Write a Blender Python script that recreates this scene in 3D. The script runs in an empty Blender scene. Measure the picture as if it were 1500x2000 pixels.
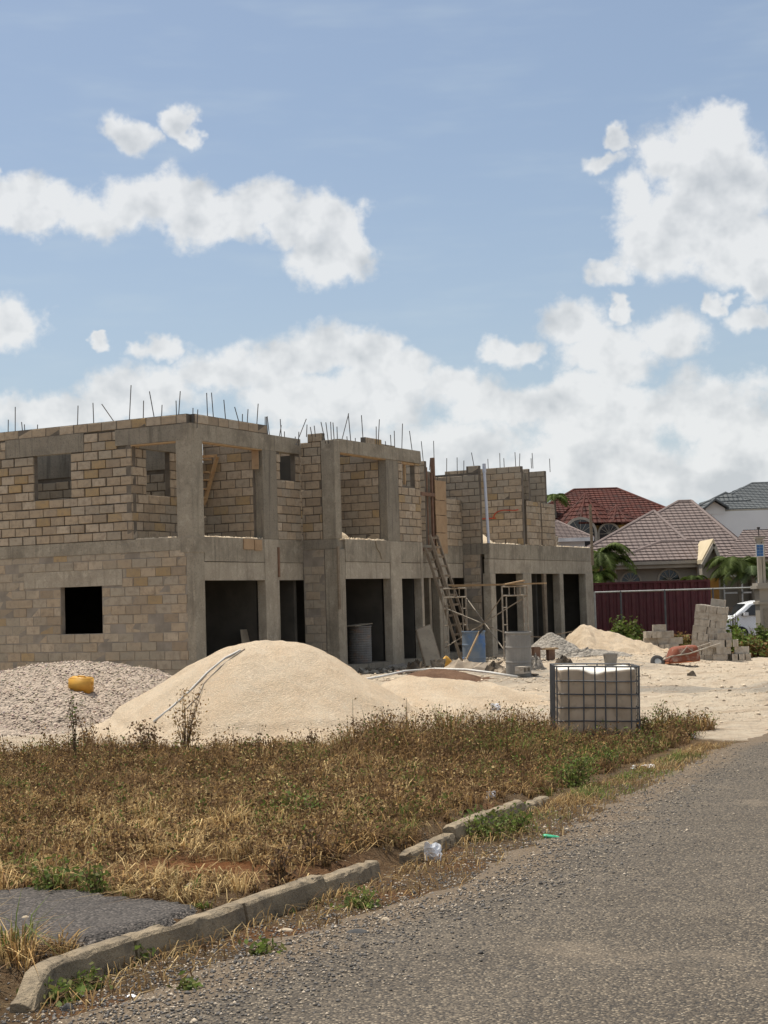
import bpy, bmesh, math, random
import numpy as np
from mathutils import Vector, Matrix, noise as mnoise

scene = bpy.context.scene
col = scene.collection
random.seed(7)
RNG = np.random.default_rng(11)

# ------------------------------------------------------------------ camera
FPX, PITCH, ROLL, CAMZ = 3000.0, math.atan(175 / 3000.0), 0.03, 1.7
fwd = np.array([0, math.cos(PITCH), math.sin(PITCH)])
_r0 = np.array([1.0, 0, 0]); _u0 = np.cross(_r0, fwd)
rgt = math.cos(ROLL) * _r0 - math.sin(ROLL) * _u0
upv = math.cos(ROLL) * _u0 + math.sin(ROLL) * _r0
EYE = np.array([0, 0, CAMZ])
cam_d = bpy.data.cameras.new('camera'); cam = bpy.data.objects.new('camera', cam_d); col.objects.link(cam)
cam.matrix_world = Matrix(((rgt[0], upv[0], -fwd[0], 0), (rgt[1], upv[1], -fwd[1], 0), (rgt[2], upv[2], -fwd[2], CAMZ), (0, 0, 0, 1)))
cam_d.sensor_fit = 'HORIZONTAL'; cam_d.sensor_width = 36; cam_d.lens = 36 * FPX / 1500
cam_d.clip_start = 0.1; cam_d.clip_end = 4000
scene.camera = cam

def ray(x, y): return fwd + rgt * ((x - 750) / FPX) - upv * ((y - 1000) / FPX)
def aty(x, y, Y):
    d = ray(x, y); return EYE + d * (Y / d[1])
def onz(x, y, z):
    d = ray(x, y); return EYE + d * ((z - CAMZ) / d[2])

# ------------------------------------------------------------------ light
SUN_EL = math.radians(71)
SUN_H = np.array([-0.78, 0.626]); SUN_H /= np.linalg.norm(SUN_H)
sun_dir = np.array([SUN_H[0] * math.cos(SUN_EL), SUN_H[1] * math.cos(SUN_EL), math.sin(SUN_EL)])
sd = bpy.data.lights.new('sun', 'SUN'); sd.energy = 5.0; sd.angle = math.radians(0.53); sd.color = (1, 0.94, 0.84)
so = bpy.data.objects.new('sun', sd); col.objects.link(so)
so.rotation_euler = Vector(sun_dir).to_track_quat('Z', 'Y').to_euler(); so.location = (0, 0, 50)

vs = scene.view_settings
vs.view_transform = 'Standard'; vs.look = 'None'; vs.exposure = 0.15; vs.gamma = 1.0; vs.use_curve_mapping = False

# node helper ---------------------------------------------------------------
class NT:
    def __init__(s, tree): s.t = tree; s.n = tree.nodes; s.l = tree.links
    def node(s, typ, **kw):
        nd = s.n.new(typ)
        for k, v in kw.items():
            if k.startswith('_'): setattr(nd, k[1:], v)
        return nd
    def setin(s, nd, key, v):
        if v is None: return
        if hasattr(v, 'is_output') or isinstance(v, bpy.types.NodeSocket): s.l.new(v, nd.inputs[key])
        else: nd.inputs[key].default_value = v
    def math(s, op, a, b=None, c=None, clamp=False):
        nd = s.n.new('ShaderNodeMath'); nd.operation = op; nd.use_clamp = clamp
        s.setin(nd, 0, a); s.setin(nd, 1, b); s.setin(nd, 2, c); return nd.outputs[0]
    def vmath(s, op, a, b=None, out=0):
        nd = s.n.new('ShaderNodeVectorMath'); nd.operation = op
        s.setin(nd, 0, a); s.setin(nd, 1, b); return nd.outputs[out]
    def noise(s, vec, scale, detail=4, rough=0.55, dist=0.0, out='Fac'):
        nd = s.n.new('ShaderNodeTexNoise'); s.setin(nd, 'Vector', vec)
        nd.inputs['Scale'].default_value = scale; nd.inputs['Detail'].default_value = detail
        nd.inputs['Roughness'].default_value = rough; nd.inputs['Distortion'].default_value = dist
        return nd.outputs[out]
    def voro(s, vec, scale, feature='F1', out='Distance'):
        nd = s.n.new('ShaderNodeTexVoronoi'); nd.feature = feature; s.setin(nd, 'Vector', vec)
        nd.inputs['Scale'].default_value = scale; return nd.outputs[out]
    def ramp(s, fac, stops, interp='LINEAR'):
        nd = s.n.new('ShaderNodeValToRGB'); cr = nd.color_ramp; cr.interpolation = interp
        while len(cr.elements) < len(stops): cr.elements.new(0.5)
        for e, (p, c) in zip(cr.elements, stops):
            e.position = p; e.color = (*c, 1) if len(c) == 3 else c
        s.l.new(fac, nd.inputs[0]); return nd.outputs[0]
    def sstep(s, v, a, b):
        nd = s.n.new('ShaderNodeMapRange'); nd.interpolation_type = 'SMOOTHSTEP'
        s.setin(nd, 0, v); nd.inputs[1].default_value = a; nd.inputs[2].default_value = b
        nd.inputs[3].default_value = 0; nd.inputs[4].default_value = 1; return nd.outputs[0]
    def mix(s, fac, a, b, mode='MIX'):
        nd = s.n.new('ShaderNodeMix'); nd.data_type = 'RGBA'; nd.blend_type = mode
        s.setin(nd, 0, fac)
        for key, v in ((6, a), (7, b)):
            if isinstance(v, tuple) and len(v) == 3: v = (*v, 1)
            s.setin(nd, key, v)
        return nd.outputs[2]
    def attr(s, name, out='Fac'):
        nd = s.n.new('ShaderNodeAttribute'); nd.attribute_name = name; return nd.outputs[out]

# ------------------------------------------------------------------ world sky with cumulus
world = bpy.data.worlds.new('World'); scene.world = world; world.use_nodes = True
W = NT(world.node_tree); W.n.clear()
tc = W.n.new('ShaderNodeTexCoord').outputs['Generated']
sky = W.n.new('ShaderNodeTexSky'); sky.sky_type = 'NISHITA'; sky.sun_disc = False
sky.sun_elevation = SUN_EL; sky.sun_rotation = math.atan2(SUN_H[0], SUN_H[1])
sky.altitude = 50; sky.air_density = 1.0; sky.dust_density = 1.6; sky.ozone_density = 1.6
sep = W.n.new('ShaderNodeSeparateXYZ'); W.l.new(W.vmath('NORMALIZE', tc), sep.inputs[0])
AZ = W.math('ARCTAN2', sep.outputs[0], sep.outputs[1]); EL = W.math('ARCSINE', sep.outputs[2])
cmb = W.n.new('ShaderNodeCombineXYZ'); W.l.new(AZ, cmb.inputs[0]); W.l.new(EL, cmb.inputs[1])
SV = cmb.outputs[0]
def azel(x, y):
    d = ray(x, y); d = d / np.linalg.norm(d); return math.atan2(d[0], d[1]), math.asin(d[2])
CLOUDS = [(40,400,75,52),(110,412,62,42),(190,425,60,45),(262,402,70,55),(340,400,70,60),(392,440,70,45),(470,430,60,40),(520,398,58,36),
 (582,440,70,50),(655,428,60,45),(640,505,82,52),(675,470,50,66),(0,345,24,34),
 (250,252,42,36),(348,232,32,28),(366,268,26,22),
 (22,640,58,48),(195,665,20,10),(300,678,48,22),
 (1355,330,110,85),(1275,322,60,58),(1395,258,50,40),(1445,372,72,60),(1345,430,125,85),(1432,470,85,72),(1300,505,85,52),(1200,527,58,28),
 (1232,400,50,62),(1216,275,18,32),(1180,322,38,20),(1262,460,60,60),(1480,540,40,50),
 (622,678,80,52),(715,690,80,46),(790,715,80,40),(560,705,60,35),(420,725,110,45),(290,760,120,50),(870,745,70,34),(700,770,230,60),
 (1128,640,66,42),(1010,682,55,26),(1200,692,110,58),(1300,660,80,48),(1210,600,18,24),(1475,625,42,28),(1400,592,24,24),
 (1000,790,120,50),(1100,770,110,46),(1210,822,190,66),(1385,800,120,66),(1450,860,110,70),(900,865,160,60),(1150,905,260,70),(1400,930,170,60),(550,870,300,50),(60,800,130,40)]
cur = None
wob = W.noise(SV, 26, 4, 0.6, 0.0, 'Color')
wv = W.vmath('SUBTRACT', wob, (0.5, 0.5, 0.5)); wv = W.vmath('MULTIPLY', wv, (0.05, 0.035, 0))
SVW = W.vmath('ADD', SV, wv)
for (cx, cy, rx, ry) in CLOUDS:
    a, e = azel(cx, cy); sx = FPX / rx / 1.12; sy = FPX / ry / 1.12
    mp = W.n.new('ShaderNodeVectorMath'); mp.operation = 'MULTIPLY_ADD'; W.l.new(SVW, mp.inputs[0])
    mp.inputs[1].default_value = (sx, sy, 0); mp.inputs[2].default_value = (-a * sx, -e * sy, 0)
    r2 = W.vmath('LENGTH', mp.outputs[0], None, 1)
    cur = r2 if cur is None else W.math('MINIMUM', cur, r2)
# the same kind of clouds go on round the rest of the sky
far = W.noise(W.vmath('MULTIPLY', SV, (1, 2.2, 1)), 5.5, 2, 0.5)
farr = W.math('MULTIPLY_ADD', far, -4.6, 3.25)
inside = W.math('MULTIPLY', W.sstep(W.math('ABSOLUTE', AZ), 0.34, 0.27), W.sstep(EL, 0.46, 0.37))
farr = W.math('ADD', farr, W.math('MULTIPLY', inside, 3.0))
cur = W.math('MINIMUM', cur, farr)
nL = W.noise(SV, 15, 2, 0.5)
n1 = W.noise(SV, 24, 8, 0.66)
n2 = W.noise(SV, 20, 4, 0.55); n3 = W.noise(W.vmath('ADD', SV, (-0.008, 0.014, 0)), 20, 4, 0.55)
core = W.math('MULTIPLY', W.math('SUBTRACT', 1.12, cur), 1.15)
core = W.math('MINIMUM', core, 0.95)
dens = W.math('ADD', core, W.math('MULTIPLY', W.math('SUBTRACT', n1, 0.5), 1.9))
dens = W.math('ADD', dens, W.math('MULTIPLY', W.math('SUBTRACT', nL, 0.5), 1.0))
alpha = W.sstep(dens, -0.08, 0.58)
alpha = W.math('MULTIPLY', alpha, W.sstep(EL, -0.03, 0.03))
relief = W.math('MULTIPLY', W.math('SUBTRACT', n2, n3), 2.1)
thick = W.sstep(dens, 0.55, 1.7)
lum = W.math('ADD', W.math('SUBTRACT', 0.95, W.math('MULTIPLY', thick, 0.22)), relief)
lum = W.math('SUBTRACT', lum, W.math('MULTIPLY', W.sstep(EL, 0.13, 0.02), 0.16))
lum = W.math('MINIMUM', W.math('MAXIMUM', lum, 0.5), 1.05)
ccol = W.mix(lum, (0.34, 0.39, 0.44), (0.95, 0.955, 0.95))
skyc = sky.outputs[0]
hazeA = W.math('ADD', W.math('MULTIPLY', W.sstep(EL, 0.34, 0.0), 0.26), W.math('MULTIPLY', W.sstep(EL, 0.15, 0.03), 0.38))
cir = W.noise(W.vmath('MULTIPLY', SV, (3.0, 14.0, 1)), 3.0, 3, 0.6)
cirA = W.math('MULTIPLY_ADD', W.sstep(cir, 0.45, 0.85), 0.18, 0.20)
bgS = W.n.new('ShaderNodeBackground'); W.l.new(skyc, bgS.inputs[0]); bgS.inputs[1].default_value = 0.105
bgC = W.n.new('ShaderNodeBackground'); W.l.new(ccol, bgC.inputs[0]); bgC.inputs[1].default_value = 0.82
bgH = W.n.new('ShaderNodeBackground'); bgH.inputs[0].default_value = (0.60, 0.70, 0.77, 1); bgH.inputs[1].default_value = 0.86
m1 = W.n.new('ShaderNodeMixShader'); W.l.new(W.math('ADD', hazeA, cirA), m1.inputs[0]); W.l.new(bgS.outputs[0], m1.inputs[1]); W.l.new(bgH.outputs[0], m1.inputs[2])
m2 = W.n.new('ShaderNodeMixShader'); W.l.new(W.math('MULTIPLY', alpha, 0.86), m2.inputs[0]); W.l.new(m1.outputs[0], m2.inputs[1]); W.l.new(bgC.outputs[0], m2.inputs[2])
wo = W.n.new('ShaderNodeOutputWorld'); W.l.new(m2.outputs[0], wo.inputs[0])
world.cycles.sampling_method = 'MANUAL'; world.cycles.sample_map_resolution = 256

# ------------------------------------------------------------------ materials
MATS = {}
def pmat(name, c1, c2=None, scale=3.0, rough=0.85, bump=0.0, bscale=40.0, c3=None, s3=25.0, f3=0.4, metal=0.0, spec=0.3, rnd=0.0, coords='pos', detail=5, bdist=0.02, trans=0.0):
    """two-tone noise colour, a finer third tone, bump and a per-object tint."""
    m = bpy.data.materials.new(name); m.use_nodes = True; T = NT(m.node_tree); bs = T.n['Principled BSDF']
    if coords == 'pos': v = T.n.new('ShaderNodeNewGeometry').outputs['Position']
    else: v = T.n.new('ShaderNodeTexCoord').outputs['Object']
    c2 = c2 or tuple(x * 0.75 for x in c1)
    fac = T.sstep(T.noise(v, scale, detail), 0.3, 0.7)
    c = T.mix(fac, c1, c2)
    if c3: c = T.mix(T.math('MULTIPLY', T.sstep(T.noise(v, s3, 4), 0.5, 0.75), f3), c, c3)
    if rnd:
        oi = T.n.new('ShaderNodeObjectInfo').outputs['Random']; gi = T.n.new('ShaderNodeNewGeometry').outputs['Random Per Island']
        rr = T.math('FRACT', T.math('ADD', oi, gi))
        k = T.math('MULTIPLY_ADD', rr, 2 * rnd, 1 - rnd)
        hs = T.n.new('ShaderNodeHueSaturation'); T.l.new(c, hs.inputs['Color']); T.l.new(k, hs.inputs['Value']); c = hs.outputs[0]
    T.l.new(c, bs.inputs['Base Color'])
    bs.inputs['Roughness'].default_value = rough; bs.inputs['Metallic'].default_value = metal
    bs.inputs['Specular IOR Level'].default_value = spec
    if bump:
        b = T.n.new('ShaderNodeBump'); b.inputs['Strength'].default_value = bump; b.inputs['Distance'].default_value = bdist
        T.l.new(T.noise(v, bscale, 5, 0.65), b.inputs['Height']); T.l.new(b.outputs[0], bs.inputs['Normal'])
    if trans:
        tr = T.n.new('ShaderNodeBsdfTranslucent'); T.l.new(c, tr.inputs[0]); mx = T.n.new('ShaderNodeMixShader'); mx.inputs[0].default_value = trans
        T.l.new(bs.outputs[0], mx.inputs[1]); T.l.new(tr.outputs[0], mx.inputs[2]); T.l.new(mx.outputs[0], T.n['Material Output'].inputs[0])
    MATS[name] = m; return m

def attrmat(name, rough=0.8, spec=0.2, trans=0.25, varname='col'):
    m = bpy.data.materials.new(name); m.use_nodes = True; T = NT(m.node_tree); bs = T.n['Principled BSDF']
    c = T.attr(varname, 'Color'); T.l.new(c, bs.inputs['Base Color']); bs.inputs['Roughness'].default_value = rough
    bs.inputs['Specular IOR Level'].default_value = spec
    if trans:
        tr = T.n.new('ShaderNodeBsdfTranslucent'); T.l.new(c, tr.inputs[0]); mx = T.n.new('ShaderNodeMixShader'); mx.inputs[0].default_value = trans
        T.l.new(bs.outputs[0], mx.inputs[1]); T.l.new(tr.outputs[0], mx.inputs[2]); T.l.new(mx.outputs[0], T.n['Material Output'].inputs[0])
    MATS[name] = m; return m

def blockmat(name, stops, smear):
    m = bpy.data.materials.new(name); m.use_nodes = True; T = NT(m.node_tree); bs = T.n['Principled BSDF']
    geo = T.n.new('ShaderNodeNewGeometry'); v = geo.outputs['Position']
    oi = T.n.new('ShaderNodeObjectInfo').outputs['Random']
    rr = T.math('FRACT', T.math('ADD', oi, geo.outputs['Random Per Island']))
    c = T.ramp(rr, stops, 'CONSTANT')
    rr2 = T.math('FRACT', T.math('MULTIPLY', rr, 17.31))
    hs = T.n.new('ShaderNodeHueSaturation'); T.l.new(c, hs.inputs['Color']); T.l.new(T.math('MULTIPLY_ADD', rr2, 0.18, 0.90), hs.inputs['Value']); c = hs.outputs[0]
    n = T.noise(v, 9, 6, 0.65)
    c = T.mix(T.math('MULTIPLY', T.sstep(n, 0.42, 0.70), 0.6), c, (0.225, 0.178, 0.135))
    c = T.mix(T.math('MULTIPLY', T.sstep(T.noise(v, 1.4, 5, 0.6), 0.42, 0.66), smear), c, (0.325, 0.28, 0.215))
    sp = T.noise(v, 90, 3, 0.6)
    c = T.mix(T.math('MULTIPLY', T.sstep(sp, 0.55, 0.75), 0.35), c, (0.12, 0.095, 0.07))
    T.l.new(c, bs.inputs['Base Color']); bs.inputs['Roughness'].default_value = 0.92; bs.inputs['Specular IOR Level'].default_value = 0.15
    b = T.n.new('ShaderNodeBump'); b.inputs['Strength'].default_value = 0.8; b.inputs['Distance'].default_value = 0.015
    T.l.new(T.noise(v, 70, 4, 0.7), b.inputs['Height']); T.l.new(b.outputs[0], bs.inputs['Normal'])
    MATS[name] = m; return m
TAN = (0.415, 0.325, 0.228); PALE = (0.455, 0.37, 0.275); GRY = (0.375, 0.315, 0.24); OCH = (0.385, 0.275, 0.15); DRK = (0.335, 0.262, 0.185)
blockmat('block_tan', [(0, TAN), (0.3, PALE), (0.52, GRY), (0.68, DRK), (0.84, OCH), (0.93, TAN)], 0.25)
blockmat('block_grey', [(0, GRY), (0.35, PALE), (0.55, (0.355, 0.305, 0.235)), (0.85, TAN)], 0.65)
blockmat('block_new', [(0, (0.45, 0.405, 0.34)), (0.4, (0.50, 0.45, 0.38)), (0.7, (0.41, 0.365, 0.305))], 0.15)
pmat('mortar', (0.17, 0.145, 0.115), (0.115, 0.095, 0.075), 4, 0.95, 0.5, 60)
pmat('mortar_flush', (0.30, 0.26, 0.215), (0.21, 0.18, 0.145), 3, 0.95, 0.5, 60)

def concmat(name, c1, c2, c3, streak=0.5):
    m = bpy.data.materials.new(name); m.use_nodes = True; T = NT(m.node_tree); bs = T.n['Principled BSDF']
    v = T.n.new('ShaderNodeNewGeometry').outputs['Position']
    c = T.mix(T.sstep(T.noise(v, 1.8, 6, 0.65), 0.35, 0.65), c1, c2)
    c = T.mix(T.math('MULTIPLY', T.sstep(T.noise(v, 5.5, 7, 0.7), 0.5, 0.68), 0.55), c, tuple(min(0.6, q * 1.3 + 0.01) for q in c1))
    st = T.noise(T.vmath('MULTIPLY', v, (9, 9, 0.7)), 1.0, 4, 0.6)
    c = T.mix(T.math('MULTIPLY', T.sstep(st, 0.5, 0.72), streak), c, c3)
    c = T.mix(T.math('MULTIPLY', T.sstep(T.noise(v, 30, 4, 0.7), 0.50, 0.70), 0.6), c, c3)
    c = T.mix(T.math('MULTIPLY', T.sstep(T.noise(v, 0.9, 7, 0.7), 0.52, 0.66), 0.45), c, c3)
    T.l.new(c, bs.inputs['Base Color']); bs.inputs['Roughness'].default_value = 0.93; bs.inputs['Specular IOR Level'].default_value = 0.15
    b = T.n.new('ShaderNodeBump'); b.inputs['Strength'].default_value = 0.9; b.inputs['Distance'].default_value = 0.03
    T.l.new(T.noise(v, 28, 8, 0.75), b.inputs['Height']); T.l.new(b.outputs[0], bs.inputs['Normal'])
    MATS[name] = m
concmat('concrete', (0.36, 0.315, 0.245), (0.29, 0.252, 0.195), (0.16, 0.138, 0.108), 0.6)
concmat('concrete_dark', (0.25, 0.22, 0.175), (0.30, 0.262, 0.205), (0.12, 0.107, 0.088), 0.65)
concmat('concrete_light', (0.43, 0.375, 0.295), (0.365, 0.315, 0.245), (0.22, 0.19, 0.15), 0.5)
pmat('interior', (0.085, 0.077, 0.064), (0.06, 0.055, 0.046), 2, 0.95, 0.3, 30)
pmat('steel_bar', (0.07, 0.075, 0.085), (0.11, 0.085, 0.06), 12, 0.7, metal=0.3)
pmat('wood_new', (0.42, 0.29, 0.16), (0.34, 0.22, 0.12), 6, 0.8, 0.3, 60, coords='obj')
pmat('wood_old', (0.24, 0.19, 0.135), (0.17, 0.125, 0.085), 5, 0.85, 0.4, 50, c3=(0.33, 0.29, 0.23), f3=0.5)
pmat('wood_red', (0.22, 0.13, 0.085), (0.16, 0.095, 0.065), 6, 0.85, 0.3, 50)
pmat('plywood', (0.40, 0.275, 0.165), (0.34, 0.225, 0.13), 3, 0.8, 0.2, 30, c3=(0.22, 0.14, 0.08), f3=0.45, s3=8)
pmat('plywood_grey', (0.30, 0.255, 0.19), (0.24, 0.20, 0.15), 4, 0.85, 0.3, 30, c3=(0.17, 0.14, 0.10), f3=0.6, s3=10)

# ------------------------------------------------------------------ mesh helpers
class MB:
    def __init__(s): s.v = []; s.f = []; s.m = []; s.uv = None
    def add(s, vs, fs, mi=0):
        b = len(s.v); s.v += [tuple(map(float, p)) for p in vs]; s.f += [tuple(b + i for i in f) for f in fs]; s.m += [mi] * len(fs); return s
    def box(s, lo, hi, M=None, mi=0):
        x0, y0, z0 = lo; x1, y1, z1 = hi
        vs = [Vector(p) for p in ((x0,y0,z0),(x1,y0,z0),(x1,y1,z0),(x0,y1,z0),(x0,y0,z1),(x1,y0,z1),(x1,y1,z1),(x0,y1,z1))]
        if M is not None: vs = [M @ p for p in vs]
        return s.add(vs, [(0,3,2,1),(4,5,6,7),(0,1,5,4),(1,2,6,5),(2,3,7,6),(3,0,4,7)], mi)
    def tube(s, pts, r, n=6, mi=0, cap=True, r2=None):
        pts = [Vector(p) for p in pts]; rings = []
        for i, p in enumerate(pts):
            d = (pts[min(i+1, len(pts)-1)] - pts[max(i-1, 0)]).normalized()
            a = d.orthogonal().normalized() if i == 0 else (rings_a - d * rings_a.dot(d)).normalized()
            rings_a = a; bb = d.cross(a)
            rr = r if r2 is None else r + (r2 - r) * i / (len(pts) - 1)
            rings.append([p + (a * math.cos(2*math.pi*k/n) + bb * math.sin(2*math.pi*k/n)) * rr for k in range(n)])
        vs = [q for R_ in rings for q in R_]; fs = []
        for i in range(len(pts) - 1):
            for k in range(n): fs.append((i*n+k, i*n+(k+1)%n, (i+1)*n+(k+1)%n, (i+1)*n+k))
        if cap: fs.append(tuple(range(n-1, -1, -1))); fs.append(tuple((len(pts)-1)*n + k for k in range(n)))
        return s.add(vs, fs, mi)
    def beam(s, a, b, w, h, up=(0, 0, 1), mi=0):
        a = Vector(a); b = Vector(b); d = (b - a); L = d.length; d.normalize(); u = Vector(up)
        x = d.cross(u)
        if x.length < 1e-4: x = d.cross(Vector((1, 0, 0)))
        x.normalize(); u = x.cross(d).normalized()
        M = Matrix((( x[0], d[0], u[0], a[0]), (x[1], d[1], u[1], a[1]), (x[2], d[2], u[2], a[2]), (0,0,0,1)))
        return s.box((-w/2, 0, -h/2), (w/2, L, h/2), M, mi)
    def lathe(s, prof, n=20, mi=0, axis_pt=(0, 0, 0)):
        vs = []; ax = axis_pt
        for (r, z) in prof:
            for k in range(n): a = 2*math.pi*k/n; vs.append((ax[0]+r*math.cos(a), ax[1]+r*math.sin(a), ax[2]+z))
        fs = []
        for i in range(len(prof)-1):
            for k in range(n): fs.append((i*n+k, i*n+(k+1)%n, (i+1)*n+(k+1)%n, (i+1)*n+k))
        return s.add(vs, fs, mi)
    def prism(s, poly, z0, z1, mi=0):
        n = len(poly); vs = [(x, y, z0) for x, y in poly] + [(x, y, z1) for x, y in poly]
        fs = [tuple(range(n-1, -1, -1)), tuple(range(n, 2*n))] + [(i, (i+1) % n, n+(i+1) % n, n+i) for i in range(n)]
        return s.add(vs, fs, mi)
    def xform(s, M):
        s.v = [tuple(M @ Vector(p)) for p in s.v]; return s
    def mesh(s, name):
        me = bpy.data.meshes.new(name); me.from_pydata(s.v, [], s.f)
        if any(s.m): me.polygons.foreach_set('material_index', s.m)
        me.update(); return me
    def build(s, name, mats, parent=None, smooth=False, loc=None, bevel=0, sub=0, fix=True):
        me = s.mesh(name)
        for m in (mats if isinstance(mats, (list, tuple)) else [mats]): me.materials.append(MATS[m] if isinstance(m, str) else m)
        if fix:
            bm = bmesh.new(); bm.from_mesh(me); bmesh.ops.recalc_face_normals(bm, faces=bm.faces); bm.to_mesh(me); bm.free()
        if smooth: me.polygons.foreach_set('use_smooth', [True] * len(me.polygons))
        o = bpy.data.objects.new(name, me); col.objects.link(o)
        if parent is not None: o.parent = parent
        if loc is not None: o.location = loc
        if bevel:
            b = o.modifiers.new('b', 'BEVEL'); b.width = bevel; b.segments = 2; b.limit_method = 'ANGLE'
        if sub:
            b = o.modifiers.new('s', 'SUBSURF'); b.levels = sub; b.render_levels = sub
        return o

def npmesh(name, V, Fl, sizes, mat, parent=None, colors=None, smooth=False, uv=None):
    """mesh from flat numpy arrays; colors per vertex (n,3)"""
    me = bpy.data.meshes.new(name)
    me.vertices.add(len(V)); me.vertices.foreach_set('co', np.asarray(V, np.float32).ravel())
    Fl = np.asarray(Fl, np.int32); sizes = np.asarray(sizes, np.int32)
    me.loops.add(len(Fl)); me.loops.foreach_set('vertex_index', Fl)
    me.polygons.add(len(sizes)); st = np.concatenate([[0], np.cumsum(sizes)[:-1]]).astype(np.int32)
    me.polygons.foreach_set('loop_start', st)
    if smooth: me.polygons.foreach_set('use_smooth', np.ones(len(sizes), bool))
    me.update(calc_edges=True)
    if colors is not None:
        at = me.attributes.new('col', 'FLOAT_COLOR', 'POINT'); c4 = np.ones((len(V), 4), np.float32); c4[:, :3] = colors
        at.data.foreach_set('color', c4.ravel())
    me.materials.append(MATS[mat]); me.validate()
    o = bpy.data.objects.new(name, me); col.objects.link(o)
    if parent is not None: o.parent = parent
    return o

def tag(o, label=None, cat=None, group=None, kind=None):
    if label: o['label'] = label
    if cat: o['category'] = cat
    if group: o['group'] = group
    if kind: o['kind'] = kind
    return o
def empty(name, loc=(0, 0, 0), rz=0.0, label=None, cat=None, group=None):
    o = bpy.data.objects.new(name, None); col.objects.link(o); o.location = loc; o.rotation_euler = (0, 0, rz); o.empty_display_size = 0.2
    return tag(o, label, cat, group)
def copy_tree(o, parent=None):
    c = o.copy(); col.objects.link(c); c.parent = parent
    for ch in list(o.children): copy_tree(ch, c)
    return c

# ------------------------------------------------------------------ ground
def ss(a, b, x):
    t = np.clip((np.asarray(x, float) - a) / (b - a), 0, 1); return t * t * (3 - 2 * t)
def gz(x, y):
    x = np.asarray(x, float); y = np.asarray(y, float)
    base = -0.02 * np.clip(y, -30, 22)
    tgt = 0.02 + (-0.27 - 0.02) * ss(3.2, 7.0, x - (y - 33) * 0.30)
    tgt = tgt + (-0.36 - tgt) * ss(47, 52, y)
    return base + (tgt + 0.44) * ss(23.0, 33.0, y)
_P = RNG.random((8, 6))
def wobble(x, y, sc):
    """smooth pseudo-noise, roughly -1..1"""
    r = 0
    for i in range(6):
        a = _P[i % 8]; ang = a[0] * 6.28; f = sc * (0.6 + 1.7 * a[1]) * (1.55 ** (i // 2))
        r = r + np.sin((x * math.cos(ang) + y * math.sin(ang)) * f + a[2] * 6.28 + 1.7 * np.sin((y * math.cos(ang) - x * math.sin(ang)) * f * 0.7 + a[3] * 6.28)) / (1 + i * 0.5)
    return r / 3.0
# road's ragged left edge and the kerb, as ground points
ROAD_EDGE = np.array([(-3.4, 1.0), (-2.3, 5.0), (-1.55, 7.0), (-1.2, 7.5), (-0.94, 8.3), (-0.23, 9.4), (0.36, 10.2), (1.43, 13.1), (3.42, 18.3), (4.6, 21.3), (5.9, 23.9), (8.6, 28.6), (14, 37.5)])
def edge_x(y): return np.interp(y, ROAD_EDGE[:, 1], ROAD_EDGE[:, 0])
KERB_PX = [(62, 1915), (110, 1880), (190, 1852), (300, 1818), (420, 1785), (520, 1748), (660, 1700), (790, 1655), (940, 1592), (1075, 1540)]
KERB = []
for (x, y) in KERB_PX:
    z = 0.0
    for _ in range(20):
        p = onz(x, y, z); z = float(gz(p[0], p[1])) + 0.15
    KERB.append((p[0], p[1]))
KERB = np.array(KERB)
def kerb_x(y): return np.interp(y, KERB[:, 1], KERB[:, 0])

def grid_mesh(name, xs, ys, zf, mat, mask=None):
    X, Y = np.meshgrid(xs, ys); Z = zf(X, Y); n, m = X.shape
    V = np.stack([X, Y, Z], -1).reshape(-1, 3)
    i = np.arange(n * m).reshape(n, m)
    F = np.stack([i[:-1, :-1], i[:-1, 1:], i[1:, 1:], i[1:, :-1]], -1).reshape(-1)
    o = npmesh(name, V, F, np.full(len(F) // 4, 4), mat, smooth=True, colors=mask(X, Y).reshape(-1, 3) if mask else None)
    return o
def spacing(a, b, near0, near1, d, grow=1.12, dmax=60):
    out = list(np.arange(near0, near1, d)); s = d; x = near1
    while x < b: out.append(x); s = min(s * grow, dmax); x += s
    out.append(b); s = d; x = near0 - d; pre = []
    while x > a: pre.append(x); s = min(s * grow, dmax); x -= s
    pre.append(a); return np.array(sorted(set(pre)) + out)
def verge(x, y):
    return 0.115 * ss(0.02, 0.2, kerb_x(y) - 0.1 - x) * ss(7.0, 7.6, y) * ss(19.0, 14.5, y)
def marl_mask(x, y):
    """1 where the pale limestone marl covers the earth"""
    w = wobble(x, y, 1.1)
    a = ss(21.6, 23.4, y + 0.8 * w - 0.25 * np.clip(x - 1.0, 0, 3) + 1.3 * ss(3.6, 5.2, x))
    b = 1 - ss(44.5, 49.5, y + 1.0 * w + 0.0 * x)
    return a * b
def gmask(x, y):
    w1 = wobble(x, y, 2.2); m = marl_mask(x, y)
    grey = ss(0.1, 0.6, wobble(x * 0.5 + 7, y * 0.5, 1.6)) * ss(27, 31, y) * ss(-1, 1, x)          # cement-grey spill on the site
    soil = np.maximum(np.exp(-((x + 1.3) / 0.9)**2 - ((y - 10.8) / 0.75)**2) * 1.3, 0.7 * ss(0.2, 0.7, wobble(x + 3, y, 2.6)) * ss(2.2, 1.2, np.abs(x + 1.25 - 0.32 * (y - 10.5))))   # bare red soil by the kerb
    return np.stack([m, grey, soil], -1)
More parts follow.
